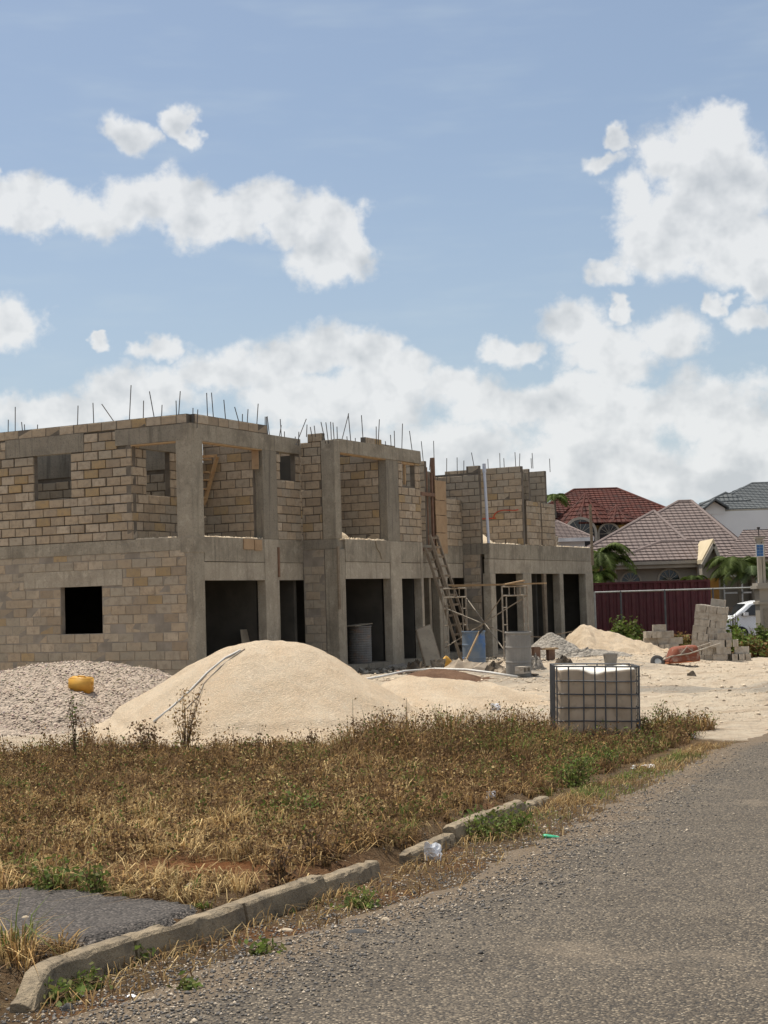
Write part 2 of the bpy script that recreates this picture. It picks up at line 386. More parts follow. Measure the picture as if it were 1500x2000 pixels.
def gheight(x, y):
    m = marl_mask(x, y); near = ss(60, 48, y)
    h = gz(x, y) + m * near * (0.05 * wobble(x, y, 1.3) + 0.03 * wobble(x + 5, y, 4.0) + 0.012 * wobble(x, y + 3, 11.0))
    along = (x * 0.25 + y * 0.97)                                             # tyre ruts crossing the entrance
    ruts = np.sin(along * 5.2 + 0.9 * wobble(x, y, 0.7)) * ss(4.5, 6.0, x) * ss(25, 27, y) * ss(40, 36, y)
    h = h + m * 0.06 * ruts
    h = h + (1 - m) * ss(6, 9, y) * 0.015 * wobble(x, y, 4.0) + verge(x, y)
    return h
def ground_material():
    m = bpy.data.materials.new('ground'); m.use_nodes = True; T = NT(m.node_tree); bs = T.n['Principled BSDF']
    v = T.n.new('ShaderNodeNewGeometry').outputs['Position']
    sp = T.n.new('ShaderNodeSeparateColor'); T.l.new(T.attr('col', 'Color'), sp.inputs[0])
    nA = T.noise(v, 2.3, 7, 0.65); nB = T.noise(v, 14, 6, 0.7); nC = T.noise(v, 60, 4, 0.7)
    earth = T.mix(T.sstep(nB, 0.35, 0.65), (0.135, 0.085, 0.045), (0.20, 0.135, 0.075))
    earth = T.mix(T.math('MULTIPLY', T.sstep(nC, 0.5, 0.7), 0.5), earth, (0.30, 0.25, 0.18))
    earth = T.mix(T.math('MULTIPLY', sp.outputs[2], 0.8), earth, (0.24, 0.098, 0.036))
    marl = T.mix(T.sstep(nA, 0.35, 0.65), (0.74, 0.625, 0.475), (0.65, 0.525, 0.385))
    marl = T.mix(T.math('MULTIPLY', T.sstep(nB, 0.45, 0.72), 0.55), marl, (0.66, 0.575, 0.45))
    marl = T.mix(T.math('MULTIPLY', T.sstep(nC, 0.52, 0.7), 0.5), marl, (0.36, 0.285, 0.20))
    marl = T.mix(T.math('MULTIPLY', sp.outputs[1], 0.75), marl, (0.34, 0.31, 0.265))
    tr = T.noise(T.vmath('MULTIPLY', v, (0.55, 3.2, 1)), 1.6, 5, 0.6)
    marl = T.mix(T.math('MULTIPLY', T.sstep(tr, 0.48, 0.68), 0.62), marl, (0.47, 0.345, 0.235))
    marl = T.mix(T.math('MULTIPLY', T.sstep(T.noise(v, 5, 5, 0.7), 0.55, 0.72), 0.4), marl, (0.72, 0.66, 0.56))
    marl = T.mix(T.math('MULTIPLY', T.sstep(T.noise(v, 3.2, 8, 0.75), 0.54, 0.66), 0.6), marl, (0.36, 0.30, 0.235))
    f = T.math('ADD', sp.outputs[0], T.math('MULTIPLY', T.math('SUBTRACT', nB, 0.5), 0.9)); f = T.sstep(f, 0.3, 0.75)
    T.l.new(T.mix(f, earth, marl), bs.inputs['Base Color']); bs.inputs['Roughness'].default_value = 0.97; bs.inputs['Specular IOR Level'].default_value = 0.1
    b = T.n.new('ShaderNodeBump'); b.inputs['Strength'].default_value = 1.0; b.inputs['Distance'].default_value = 0.16
    h = T.math('ADD', T.math('MULTIPLY', T.noise(v, 8, 8, 0.72), 1.0), T.math('MULTIPLY', nC, 0.25))
    T.l.new(h, b.inputs['Height']); T.l.new(b.outputs[0], bs.inputs['Normal']); MATS['ground'] = m
ground_material()
g = grid_mesh('ground', spacing(-900, 900, -8, 13, 0.14), spacing(-60, 1500, 5.5, 50, 0.16), gheight, 'ground', gmask); tag(g, kind='structure')

def asphalt(name, cA, cB, stone, vs=70):
    m = bpy.data.materials.new(name); m.use_nodes = True; T = NT(m.node_tree); bs = T.n['Principled BSDF']
    v = T.n.new('ShaderNodeNewGeometry').outputs['Position']
    vd = T.n.new('ShaderNodeTexVoronoi'); T.l.new(v, vd.inputs['Vector']); vd.inputs['Scale'].default_value = vs
    sc = T.n.new('ShaderNodeSeparateColor'); T.l.new(vd.outputs['Color'], sc.inputs[0])
    big = T.noise(v, 1.1, 6, 0.65)
    c = T.mix(T.sstep(big, 0.35, 0.65), cA, cB)
    c = T.mix(T.math('MULTIPLY', T.sstep(sc.outputs[0], 0.6, 1.0), 0.75), c, stone)
    c = T.mix(T.math('MULTIPLY', T.sstep(sc.outputs[1], 0.72, 0.9), 0.7), c, (0.035, 0.032, 0.03))
    c = T.mix(T.math('MULTIPLY', T.sstep(vd.outputs['Distance'], 0.45, 0.75), 0.75), c, (0.03, 0.027, 0.024))
    c = T.mix(T.math('MULTIPLY', T.sstep(T.noise(v, 0.7, 5, 0.6), 0.55, 0.75), 0.35), c, (0.30, 0.235, 0.165))
    sd_ = T.n.new('ShaderNodeSeparateColor'); T.l.new(T.attr('col', 'Color'), sd_.inputs[0])
    dirt = T.sstep(T.math('ADD', sd_.outputs[0], T.math('MULTIPLY', T.math('SUBTRACT', T.noise(v, 6, 6, 0.7), 0.5), 1.1)), 0.3, 0.8)
    dc = T.mix(T.sstep(T.noise(v, 40, 4, 0.7), 0.4, 0.6), (0.12, 0.085, 0.052), (0.20, 0.15, 0.10))
    c = T.mix(T.math('MULTIPLY', dirt, 0.8), c, dc)
    T.l.new(c, bs.inputs['Base Color']); bs.inputs['Roughness'].default_value = 0.85; bs.inputs['Specular IOR Level'].default_value = 0.25
    b = T.n.new('ShaderNodeBump'); b.inputs['Strength'].default_value = 1.0; b.inputs['Distance'].default_value = 0.012
    T.l.new(T.math('ADD', T.math('MULTIPLY', vd.outputs['Distance'], -1.0), T.math('MULTIPLY', T.noise(v, 25, 4, 0.6), 0.6)), b.inputs['Height']); T.l.new(b.outputs[0], bs.inputs['Normal'])
    MATS[name] = m
asphalt('asphalt', (0.10, 0.081, 0.060), (0.13, 0.106, 0.079), (0.33, 0.268, 0.19))
asphalt('asphalt_patch', (0.072, 0.062, 0.055), (0.09, 0.078, 0.068), (0.18, 0.155, 0.135), 60)

def strip_sheet(name, ys, xl, xr, mat, lift, nx=60):
    V = []; F = []; Cc = []; xs01 = np.linspace(0, 1, nx) ** 1.9
    for y, a, b in zip(ys, xl, xr):
        x = a + (b - a) * xs01; dd = ss(0.95, 0.0, x - a); Cc.append(np.stack([dd] * 3, -1)); V.append(np.stack([x, np.full(nx, y), gheight(x, np.full(nx, y)) + lift * np.minimum(1, xs01 * 80 + 0.0)], -1))
    V = np.concatenate(V); n = len(ys); i = np.arange(n * nx).reshape(n, nx)
    F = np.stack([i[:-1, :-1], i[:-1, 1:], i[1:, 1:], i[1:, :-1]], -1).reshape(-1)
    return npmesh(name, V, F, np.full(len(F) // 4, 4), mat, smooth=True, colors=np.concatenate(Cc))
ys = np.concatenate([np.arange(-20, 5.5, 1.0), np.arange(5.5, 38, 0.12)])
ragged = 0.16 * wobble(ys * 3, ys * 0 + 2, 1.6) + 0.12 * wobble(ys * 9, ys * 0 + 5, 1.9)
xl = np.where(ys < 1, -3.4 + (ys - 1) * 0.5, edge_x(ys)) + ragged
rd = strip_sheet('road', ys, xl, xl + 9.0, 'asphalt', 0.012); tag(rd, kind='structure')
# asphalt footway patch behind the kerb
PATCH = [(-60, 1752), (60, 1744), (180, 1752), (300, 1765), (385, 1778), (345, 1800), (300, 1826), (200, 1848), (90, 1850), (-60, 1850)]
pp = []
for (x, y) in PATCH:
    z = 0.0
    for _ in range(20):
        p = onz(x, y, z); z = float(gz(p[0], p[1])) + 0.10
    pp.append((p[0], p[1]))
def fillpatch(name, poly, mat, lift, res=0.09):
    poly = np.array(poly); x0, y0 = poly.min(0) - 0.2; x1, y1 = poly.max(0) + 0.2
    xs = np.arange(x0, x1, res); ys = np.arange(y0, y1, res); X, Y = np.meshgrid(xs, ys)
    def inside(px, py):
        r = np.zeros(px.shape, bool); j = len(poly) - 1
        for i in range(len(poly)):
            xi, yi = poly[i]; xj, yj = poly[j]
            r ^= ((yi > py) != (yj > py)) & (px < (xj - xi) * (py - yi) / (yj - yi + 1e-9) + xi); j = i
        return r
    w = 0.05 * wobble(X * 2, Y * 2, 2.5)
    ins = inside(X + w, Y + w); Z = gheight(X, Y) + np.where(ins, lift, -0.05)
    n, m = X.shape; i = np.arange(n * m).reshape(n, m)
    keep = (ins[:-1, :-1] | ins[1:, :-1] | ins[:-1, 1:] | ins[1:, 1:]).reshape(-1)
    F = np.stack([i[:-1, :-1], i[:-1, 1:], i[1:, 1:], i[1:, :-1]], -1).reshape(-1, 4)[keep].reshape(-1)
    return npmesh(name, np.stack([X, Y, Z], -1).reshape(-1, 3), F, np.full(len(F) // 4, 4), mat, smooth=True, colors=np.zeros((X.size, 3)))
pt = fillpatch('path', pp, 'asphalt_patch', 0.025); tag(pt, kind='structure')

# kerb: cast lengths, each a piece of its own
pmat('kerb_conc', (0.36, 0.285, 0.19), (0.22, 0.175, 0.12), 5, 0.92, 1.0, 45, c3=(0.09, 0.078, 0.06), f3=0.75, s3=9, bdist=0.03)
kerb = empty('kerb'); tag(kerb, kind='structure')
kd = np.cumsum(np.concatenate([[0], np.hypot(*np.diff(KERB, axis=0).T)]))
def kpt(d): return np.array([np.interp(d, kd, KERB[:, 0]), np.interp(d, kd, KERB[:, 1])])
breaks = [0, 1.05, 2.1, 3.15, 4.0, 4.55, 5.6, 6.7, 7.6, kd[-1]]
for i in range(len(breaks) - 1):
    a, b = breaks[i] + 0.012, breaks[i + 1] - 0.012
    if i == 4: continue                                                       # a broken-out length
    n = 14; mb = MB(); prof = [(0.012, -0.12), (0.012, 0.05), (0.0, 0.128), (-0.015, 0.148), (-0.06, 0.15), (-0.105, 0.146), (-0.12, -0.12)]
    vs = []
    jt = random.uniform(-0.014, 0.014); sink = [0, 0, 0, .03, 0, 0.05, 0.0, 0.01, 0.07][i]
    for j in range(n):
        d = a + (b - a) * j / (n - 1); p = kpt(d); q = kpt(min(d + 0.05, kd[-1])) - kpt(max(d - 0.05, 0)); q /= np.linalg.norm(q); nr = np.array([q[1], -q[0]])
        z = float(gz(*p)); end = min(1.0, (d - breaks[0]) / 0.28) if i == 0 else 1.0
        for (o, h) in prof:
            hh = h if h < 0 else h * (0.25 + 0.75 * end) + random.uniform(-0.003, 0.003) - (random.uniform(0.01, 0.04) if random.random() < 0.09 and h > 0.1 else 0)
            w = p + nr * (o + jt + random.uniform(-0.004, 0.004)); vs.append((w[0], w[1], z + hh - sink))
    m_ = len(prof); fs = [(j*m_+k, j*m_+(k+1) % m_, (j+1)*m_+(k+1) % m_, (j+1)*m_+k) for j in range(n-1) for k in range(m_)]
    fs += [tuple(range(m_)), tuple((n-1)*m_+k for k in range(m_-1, -1, -1))]
    mb.add(vs, fs); mb.build('kerb_stone', 'kerb_conc', kerb, bevel=0.004)

# ------------------------------------------------------------------ the unfinished row of houses
A28 = math.radians(28); TV = np.array([math.sin(A28), math.cos(A28)]); SVc = np.array([-math.cos(A28), math.sin(A28)]); C1 = np.array([-4.124, 33.1])
def B(k, s, z): q = C1 + TV * k + SVc * s; return Vector((q[0], q[1], z))
class FR:
    """a wall plane: 'F' runs along the street front, 'S' runs back from it; w goes into the wall"""
    def __init__(s, kind, k0, s0): s.kind = kind; s.k0 = k0; s.s0 = s0
    def P(s, u, w, z): return B(s.k0 + u, s.s0 + w, z) if s.kind == 'F' else B(s.k0 + w, s.s0 + u, z)
    def box(s, mb, u0, u1, w0, w1, z0, z1, mi=0, j=0.0):
        vs = [s.P(u, w, z) for z in (z0, z1) for (u, w) in ((u0, w0), (u1, w0), (u1, w1), (u0, w1))]
        if j: vs = [p + Vector((random.uniform(-j, j), random.uniform(-j, j), random.uniform(-j, j))) for p in vs]
        mb.add(vs, [(0,3,2,1),(4,5,6,7),(0,1,5,4),(1,2,6,5),(2,3,7,6),(3,0,4,7)], mi)
    def px(s, x, y):
        d = ray(x, y); p0 = np.array(s.P(0, 0, 0))[:2]; p1 = np.array(s.P(1, 0, 0))[:2]; dd = p1 - p0; n = np.array([-dd[1], dd[0]])
        q = EYE + d * (((p0 - EYE[:2]) @ n) / (d[:2] @ n)); return float((q[:2] - p0) @ dd), float(q[2])
ROT = {'F': math.atan2(TV[1], TV[0]), 'S': math.atan2(-SVc[1], -SVc[0])}
COURSE, BLEN = 0.203, 0.406
def attach(o, root):
    o.parent = root; o.matrix_parent_inverse = Matrix.Translation(-Vector(root.location)); return o
def part(root, name, mb, mat, **kw): return attach(mb.build(name, mat, None, **kw), root)

def block_variant(i):
    rnd = random.Random(100 + i); mb = MB(); ix, iz = 0.018, 0.035
    def q(a): return a * rnd.uniform(0.4, 1.9)
    vs = []
    for sx, sz in ((-1,-1),(1,-1),(1,1),(-1,1)): vs.append((sx*0.5, 1.0, sz*0.5))
    for sx, sz in ((-1,-1),(1,-1),(1,1),(-1,1)): vs.append((sx*0.5, rnd.uniform(0.10, 0.2), sz*0.5))
    for sx, sz in ((-1,-1),(1,-1),(1,1),(-1,1)): vs.append((sx*(0.5-q(ix)), rnd.uniform(-0.03, 0.03), sz*(0.5-q(iz))))
    if i >= 6:
        k = 8 + rnd.randrange(4); x, y, z = vs[k]; vs[k] = (x*0.86, y+0.25, z*0.80)      # a knocked-off corner
    fs = [(0,3,2,1)] + [(a, (a+1) % 4, 4+(a+1) % 4, 4+a) for a in range(4)] + [(4+a, 4+(a+1) % 4, 8+(a+1) % 4, 8+a) for a in range(4)] + [(8,9,10,11)]
    mb.add(vs, fs); return mb
BV = [block_variant(i) for i in range(8)]
BME = {}
def block_mesh(i, mat):
    if (i, mat) not in BME:
        me = BV[i].mesh('block'); me.materials.append(MATS[mat])
        bm = bmesh.new(); bm.from_mesh(me); bmesh.ops.recalc_face_normals(bm, faces=bm.faces); bm.to_mesh(me); bm.free(); BME[(i, mat)] = me
    return BME[(i, mat)]

class Unit:
    def __init__(s, name_label, k0, s0, z=0.2):
        s.root = empty('unfinished_house', B(k0, s0, z), 0, name_label, 'house', 'row of unfinished block houses'); s.blocks = []; s.k0 = k0; s.s0 = s0
    def wall(s, fr, u0, u1, z0, z1, holes=(), thick=0.15, gap=0.016, recess=0.02, mat='block_tan', back='mortar', vis=1.0, matfn=None, phase=0.0, ragged=False, rows_from=None):
        mb = MB(); us = sorted({u0, u1, *[v for h in holes for v in h[:2] if u0 < v < u1]}); zs = sorted({z0, z1, *[v for h in holes for v in h[2:] if z0 < v < z1]})
        for a, b in zip(us[:-1], us[1:]):
            for c, d in zip(zs[:-1], zs[1:]):
                um, zm = (a+b)/2, (c+d)/2
                if not any(h[0] < um < h[1] and h[2] < zm < h[3] for h in holes): fr.box(mb, a, b, recess, thick, c, d)
        w = part(s.root, 'wall', mb, back)
        row = 0; zz = z0 if rows_from is None else rows_from
        while zz < z1 - 0.05:
            za, zb = max(zz, z0), min(zz + COURSE, z1); zz += COURSE; row += 1
            if zb - za < 0.06: continue
            off = phase + (0.5 * BLEN if row % 2 else 0.0) + random.uniform(-0.02, 0.02)
            n0 = int(math.floor((u0 - off) / BLEN)); u = off + n0 * BLEN
            while u < u1 - 0.03:
                a, b = max(u, u0), min(u + BLEN, u1); u += BLEN
                segs = [(a, b)]
                for h in holes:
                    if h[2] < (za+zb)/2 < h[3]:
                        ns = []
                        for (p, q) in segs:
                            if q <= h[0] or p >= h[1]: ns.append((p, q))
                            else:
                                if p < h[0]: ns.append((p, h[0]))
                                if q > h[1]: ns.append((h[1], q))
                        segs = ns
                for (p, q) in segs:
                    if q - p < 0.06: continue
                    ga = gap * random.choice((0.5, 0.9, 1.2, 1.6, 2.2)); L = q - p - ga; H = zb - za - gap * random.uniform(0.7, 1.5)
                    c = fr.P((p+q)/2 + random.uniform(-.003, .003), random.uniform(-0.010, 0.010), (za+zb)/2 + random.uniform(-.003, .003))
                    mt = matfn((p+q)/2, (za+zb)/2) if matfn else mat
                    d = np.linalg.norm(np.array(c) - EYE)
                    s.blocks.append((vis * L * H / d**2, w, tuple(c), ROT[fr.kind] + random.uniform(-.006, .006), (L, 0.06, H), mt, random.choices(range(8), [3,3,3,3,3,3,1.6,1.6])[0]))
        return w
    def finish(s, limit=296):
        s.blocks.sort(key=lambda b: -b[0]); rest = MB(); mats = []
        for i, (_, w, c, rz, sc, mt, vi) in enumerate(s.blocks):
            if i < limit:
                o = bpy.data.objects.new('block', block_mesh(vi, mt)); col.objects.link(o); o.location = c; o.rotation_euler = (0, 0, rz); o.scale = sc
                o.parent = w; o.matrix_parent_inverse = Matrix.Identity(4)
            else:
                if mt not in mats: mats.append(mt)
                M = Matrix.Translation(c) @ Matrix.Rotation(rz, 4, 'Z') @ Matrix.Diagonal((*sc, 1)); b = BV[vi]
                rest.add([M @ Vector(p) for p in b.v], b.f, mats.index(mt))
        if rest.v:
            o = part(s.root, 'wall_blocks', rest, mats); tag(o, kind='stuff')
    def solid(s, name, fr, boxes, mat, j=0.0, bevel=0.0, **kw):
        mb = MB()
        for bx in boxes: fr.box(mb, *bx, j=j)
        return part(s.root, name, mb, mat, bevel=bevel, **kw)
    def rebars(s, fr, lst, ox, oy, sc, w=0.08, r=0.011):
        for (x0, y0, x1, y1) in lst:
            ua, za = fr.px(ox + x0/sc, oy + y0/sc); ub, zb = fr.px(ox + x1/sc, oy + y1/sc)
            ww = w + random.uniform(-.03, .05)
            mb = MB(); mb.tube([fr.P(ub - (ua-ub)*0.15, ww, zb - 0.12), fr.P(ua, ww + random.uniform(-.05, .05), za)], r, 5)
            part(s.root, 'steel_bar', mb, 'steel_bar')

def low_mat(u, z):
    p = 0.9 if z < 1.18 else (0.45 if u > 2.5 else 0.12)
    if z > 2.6: p = 0.8
    return 'block_grey' if random.random() < p else 'block_tan'

# ---- first house: the near corner with the long side wall
U1 = Unit('near end house with long block side wall and a black square window', 0, 0)
F = FR('F', 0, 0); S = FR('S', 0, 0); SL = 3.235
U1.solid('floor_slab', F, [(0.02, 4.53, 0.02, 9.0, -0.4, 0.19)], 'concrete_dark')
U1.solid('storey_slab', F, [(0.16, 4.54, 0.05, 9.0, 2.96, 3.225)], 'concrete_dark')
U1.wall(S, 0.2, 9.0, -0.038, 2.95, [(2.51, 3.69, 1.18, 2.24), (1.94, 4.75, 2.24, 2.60)], gap=0.011, recess=0.008, back='mortar_flush', matfn=low_mat, vis=1.25, phase=0.03)
U1.solid('lintel', S, [(1.94, 4.75, -0.006, 0.15, 2.24, 2.60)], 'concrete_light')
U1.solid('slab_edge_band', S, [(0.2, 9.0, -0.008, 0.15, 2.95, 3.235)], 'concrete', j=0.004)
U1.wall(S, 0.4, 9.0, SL, 5.702, [(0.4, 1.62, SL, 5.702), (3.34, 4.42, 4.25, 5.28), (2.95, 5.25, 5.28, 5.702), (1.62, 2.02, 5.33, 5.702)], gap=0.022, recess=0.04, vis=1.25, phase=0.11)
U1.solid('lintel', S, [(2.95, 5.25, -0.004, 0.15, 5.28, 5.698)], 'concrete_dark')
U1.wall(S, 0.12, 9.0, 5.70, 5.905, thick=0.14, gap=0.014, recess=0.012, vis=0.9, phase=0.2)
U1.solid('corner_column', F, [(0.0, 0.40, 0.0, 0.2, -0.3, 2.9), (-0.004, 0.42, -0.004, 0.42, 3.10, 5.40), (-0.01, 0.44, -0.01, 0.36, 2.88, 3.24)], 'concrete', bevel=0.015)
U1.solid('ring_beam', F, [(-0.01, 4.55, -0.012, 0.2, 5.325, 5.695)], 'concrete', j=0.004)
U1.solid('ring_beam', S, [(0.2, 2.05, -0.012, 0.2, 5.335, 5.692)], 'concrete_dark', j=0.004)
U1.wall(F, 0.15, 3.1, 5.70, 5.905, thick=0.14, gap=0.012, recess=0.012, vis=0.9, phase=0.05)
U1.solid('batten', F, [(0.42, 2.83, 0.0, 0.18, 5.30, 5.322)], 'wood_new')
U1.solid('batten', S, [(0.42, 1.62, 0.0, 0.18, 5.305, 5.33)], 'wood_new')
def spandrel(U, F, W, lint, top, mid, conc='concrete_light', cuts=()):
    U.solid('edge_beam', F, [(0.401, W, -0.004, 0.16, mid + 0.006, top)], 'concrete', j=0.003)
    U.solid('lintel_beam', F, [(0.401, W, 0.006, 0.18, lint, mid - 0.006)], conc, j=0.003)
spandrel(U1, F, 4.545, 2.28, 3.235, 2.69)
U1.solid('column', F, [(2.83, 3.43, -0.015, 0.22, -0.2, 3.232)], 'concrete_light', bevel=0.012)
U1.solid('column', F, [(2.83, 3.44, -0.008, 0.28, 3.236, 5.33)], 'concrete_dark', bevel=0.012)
U1.wall(F, 3.441, 4.54, SL, 5.32, [(3.62, 4.32, 4.66, 5.32)], gap=0.017, recess=0.025, vis=1.0)
BK = FR('F', 0, 1.62)
U1.wall(BK, 0.0, 2.7, SL, 5.66, [(0.55, 1.45, 4.25, 5.28), (0.3, 2.7, 5.28, 5.66)], gap=0.017, recess=0.025, vis=0.8)
U1.solid('lintel', BK, [(0.3, 2.7, -0.004, 0.15, 5.28, 5.66)], 'concrete_dark')
PT = FR('S', 2.72, 0)
U1.wall(PT, 0.21, 1.60, SL, 5.64, gap=0.014, recess=0.018, vis=0.8, phase=0.1)
U1.wall(FR('S', 2.0, 1.8), 0, 6.5, SL, 5.2, [(0, 6.5, 4.95, 5.2)], gap=0.02, recess=0.02, vis=0.3, mat='block_grey')
U1.solid('lintel', FR('S', 2.0, 1.8), [(0, 6.5, -0.01, 0.15, 4.95, 5.6)], 'concrete_dark')
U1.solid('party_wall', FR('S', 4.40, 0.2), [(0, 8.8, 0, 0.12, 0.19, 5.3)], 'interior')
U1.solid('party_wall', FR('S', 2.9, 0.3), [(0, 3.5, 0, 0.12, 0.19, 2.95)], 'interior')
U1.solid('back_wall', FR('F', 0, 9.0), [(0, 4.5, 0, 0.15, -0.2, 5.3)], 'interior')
U1.solid('formwork_board', F, [(1.93, 2.35, -0.03, -0.008, 2.98, 3.22), (2.38, 2.68, -0.035, -0.012, 2.96, 3.21)], 'plywood')
U1.solid('formwork_board', F, [(3.36, 3.42, -0.05, -0.018, 2.35, 3.05)], 'wood_red')
U1.solid('formwork_board', PT, [(0.02, 0.2, -0.03, -0.012, 4.86, 5.3)], 'plywood')
U1.rebars(S, [(38,255,38,325),(85,175,85,320),(125,270,125,320),(140,285,140,318),(215,285,215,305),(468,165,466,285),(580,150,580,272),(617,155,705,262),(818,38,806,255),(893,135,890,245),(920,75,952,240),(998,160,998,235),(1095,135,1100,220),(1123,75,1112,218),(1198,180,1198,270),(1230,190,1230,272)], 0, 740, 3.226)
U1.rebars(F, [(223,90,233,240),(284,85,287,250),(354,133,357,262),(418,180,440,277),(450,228,458,280),(500,195,500,290),(562,160,562,300),(604,245,606,355),(614,245,617,360),(625,250,630,365),(638,240,645,370),(718,300,708,375),(729,258,729,382),(741,340,741,388),(800,375,800,395)], 340, 740, 3.333)
U1.finish()

# ---- second house: steps forward
k2, s2 = 4.55, -0.95
U2 = Unit('second house stepping forward with two upper concrete columns and a ribbed drum in its doorway', k2, s2)
F = FR('F', k2, s2); S = FR('S', k2, s2)
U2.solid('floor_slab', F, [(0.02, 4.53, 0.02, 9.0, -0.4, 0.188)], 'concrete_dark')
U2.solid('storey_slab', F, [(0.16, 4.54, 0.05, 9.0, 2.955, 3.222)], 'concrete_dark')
U2.wall(S, 0.36, 0.95, -0.038, 3.0, gap=0.010, recess=0.006, back='mortar_flush', mat='block_grey', phase=0.1)
U2.solid('slab_edge_band', S, [(0.0, 0.95, -0.008, 0.15, 3.0, 3.235)], 'concrete_dark', j=0.004)
U2.wall(S, 0.38, 0.95, SL, 5.60, gap=0.017, recess=0.025, phase=0.24)
U2.wall(S, 0.34, 0.74, 5.60, 5.80, gap=0.012, recess=0.012)
U2.solid('corner_column', F, [(0.0, 0.38, -0.002, 0.35, -0.3, 2.999), (-0.01, 0.26, -0.01, 0.37, 3.236, 5.62)], 'concrete', bevel=0.015)
U2.solid('ring_beam', F, [(0.26, 4.6, -0.014, 0.2, 5.33, 5.66)], 'concrete', j=0.012)
U2.solid('batten', F, [(0.27, 2.7, 0.0, 0.18, 5.305, 5.328)], 'wood_new')
spandrel(U2, F, 4.55, 2.28, 3.235, 2.69)
U2.solid('column', F, [(2.70, 3.30, -0.015, 0.22, -0.2, 3.232)], 'concrete_light', bevel=0.012)
U2.solid('column', F, [(4.42, 4.55, -0.013, 0.22, -0.2, 3.231)], 'concrete_light', bevel=0.012)
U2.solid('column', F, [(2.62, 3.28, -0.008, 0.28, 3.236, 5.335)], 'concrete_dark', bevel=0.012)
U2.wall(F, 3.281, 4.56, SL, 5.33, [(3.52, 4.26, 4.70, 5.33)], gap=0.017, recess=0.025)
U2.solid('window_form', F, [(3.52, 4.26, 0.02, 0.1, 5.27, 5.325), (3.86, 3.92, 0.1, 0.16, 4.75, 5.27)], 'wood_new')
U2.wall(FR('S', k2 + 2.58, s2), 0.21, 1.62, SL, 5.62, gap=0.014, recess=0.018, vis=0.9)
U2.wall(FR('F', k2, s2 + 1.62), 0.0, 2.55, SL, 5.6, gap=0.017, recess=0.02, vis=0.2)
U2.wall(FR('S', k2 + 4.40, s2 + 0.8), 0, 3.0, SL, 5.2, gap=0.017, recess=0.02, vis=0.3)
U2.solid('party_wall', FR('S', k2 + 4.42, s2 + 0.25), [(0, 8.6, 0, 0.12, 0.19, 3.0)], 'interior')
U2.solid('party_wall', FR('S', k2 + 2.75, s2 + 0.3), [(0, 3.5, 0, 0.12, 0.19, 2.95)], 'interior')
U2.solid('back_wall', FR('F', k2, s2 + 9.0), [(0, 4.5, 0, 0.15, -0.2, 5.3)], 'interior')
U2.solid('formwork_board', F, [(-0.06, 0.02, -0.06, -0.018, 1.55, 3.05)], 'wood_old')
mb = MB(); zz = 3.2; pl = [(1.90, 3.225), (2.12, 3.24), (2.42, 3.235), (2.40, 2.78), (2.2, 2.775), (2.13, 2.93), (1.98, 3.03)]
n = len(pl); mb.add([F.P(u, -0.03, z) for u, z in pl] + [F.P(u, -0.006, z) for u, z in pl], [tuple(range(n)), tuple(range(2*n-1, n-1, -1))] + [(i, (i+1) % n, n+(i+1) % n, n+i) for i in range(n)])
part(U2.root, 'cement_splash', mb, 'plywood_grey')
U2.wall(FR('F', k2 + 1.5, s2 + 0.25), 0.55, 1.4, 5.66, 5.86, gap=0.01, recess=0.01, vis=0.6)
U2.wall(FR('F', k2 + 2.7, s2 + 0.28), 0.0, 1.0, 5.66, 5.76, gap=0.01, recess=0.01, vis=0.6)
U2.rebars(F, [(100,225,100,285),(155,135,100,280),(152,175,155,225),(190,190,190,220),(233,180,233,225),(268,155,290,270),(298,158,315,272),(320,155,333,275),(336,160,348,275),(374,188,374,280),(443,97,400,282),(466,97,478,297),(457,255,457,295),(494,268,494,298),(557,107,563,293),(640,188,641,290),(658,138,660,290),(710,290,710,325),(747,245,753,325),(773,217,776,325),(816,168,820,320),(888,217,902,357)], 560, 780, 3.57)
U2.finish()

# ---- third house: set back, no ring beam yet, column still in its timber form
k3, s3 = 9.1, 0.0
U3 = Unit('third house set back behind the ladder with timber formwork on its upper column', k3, s3)
F = FR('F', k3, s3)
U3.solid('floor_slab', F, [(0.02, 4.53, 0.02, 9.0, -0.4, 0.17)], 'concrete_dark')
U3.solid('storey_slab', F, [(0.16, 4.54, 0.05, 9.0, 2.955, 3.222)], 'concrete_dark')
spandrel(U3, F, 4.53, 2.33, 3.25, 2.75)
U3.solid('column', F, [(2.85, 3.42, -0.015, 0.22, -0.2, 3.246)], 'concrete_light', bevel=0.012)
U3.wall(FR('S', k3 + 2.2, s3), 0.02, 1.9, 3.25, 5.62, gap=0.016, recess=0.02)
U3.wall(FR('S', k3 + 2.74, s3 + 0.02), 0.0, 2.5, 3.25, 5.1, gap=0.016, recess=0.02, vis=0.5)
U3.solid('party_wall', FR('S', k3 + 2.30, s3), [(0.03, 4.0, 0, 0.14, 0.19, 2.95)], 'plywood_grey')
U3.wall(F, 3.421, 4.54, 3.25, 4.62, gap=0.016, recess=0.02)
U3.wall(FR('F', k3, s3 + 1.7), 3.0, 4.5, 3.25, 5.5, gap=0.016, recess=0.02, vis=0.7)
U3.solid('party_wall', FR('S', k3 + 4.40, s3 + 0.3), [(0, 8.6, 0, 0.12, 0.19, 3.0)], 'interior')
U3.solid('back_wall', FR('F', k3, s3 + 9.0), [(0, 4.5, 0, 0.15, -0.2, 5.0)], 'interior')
U3.solid('concrete_column', F, [(2.36, 2.74, 0.06, 0.35, 3.252, 5.35)], 'concrete_dark', bevel=0.01)
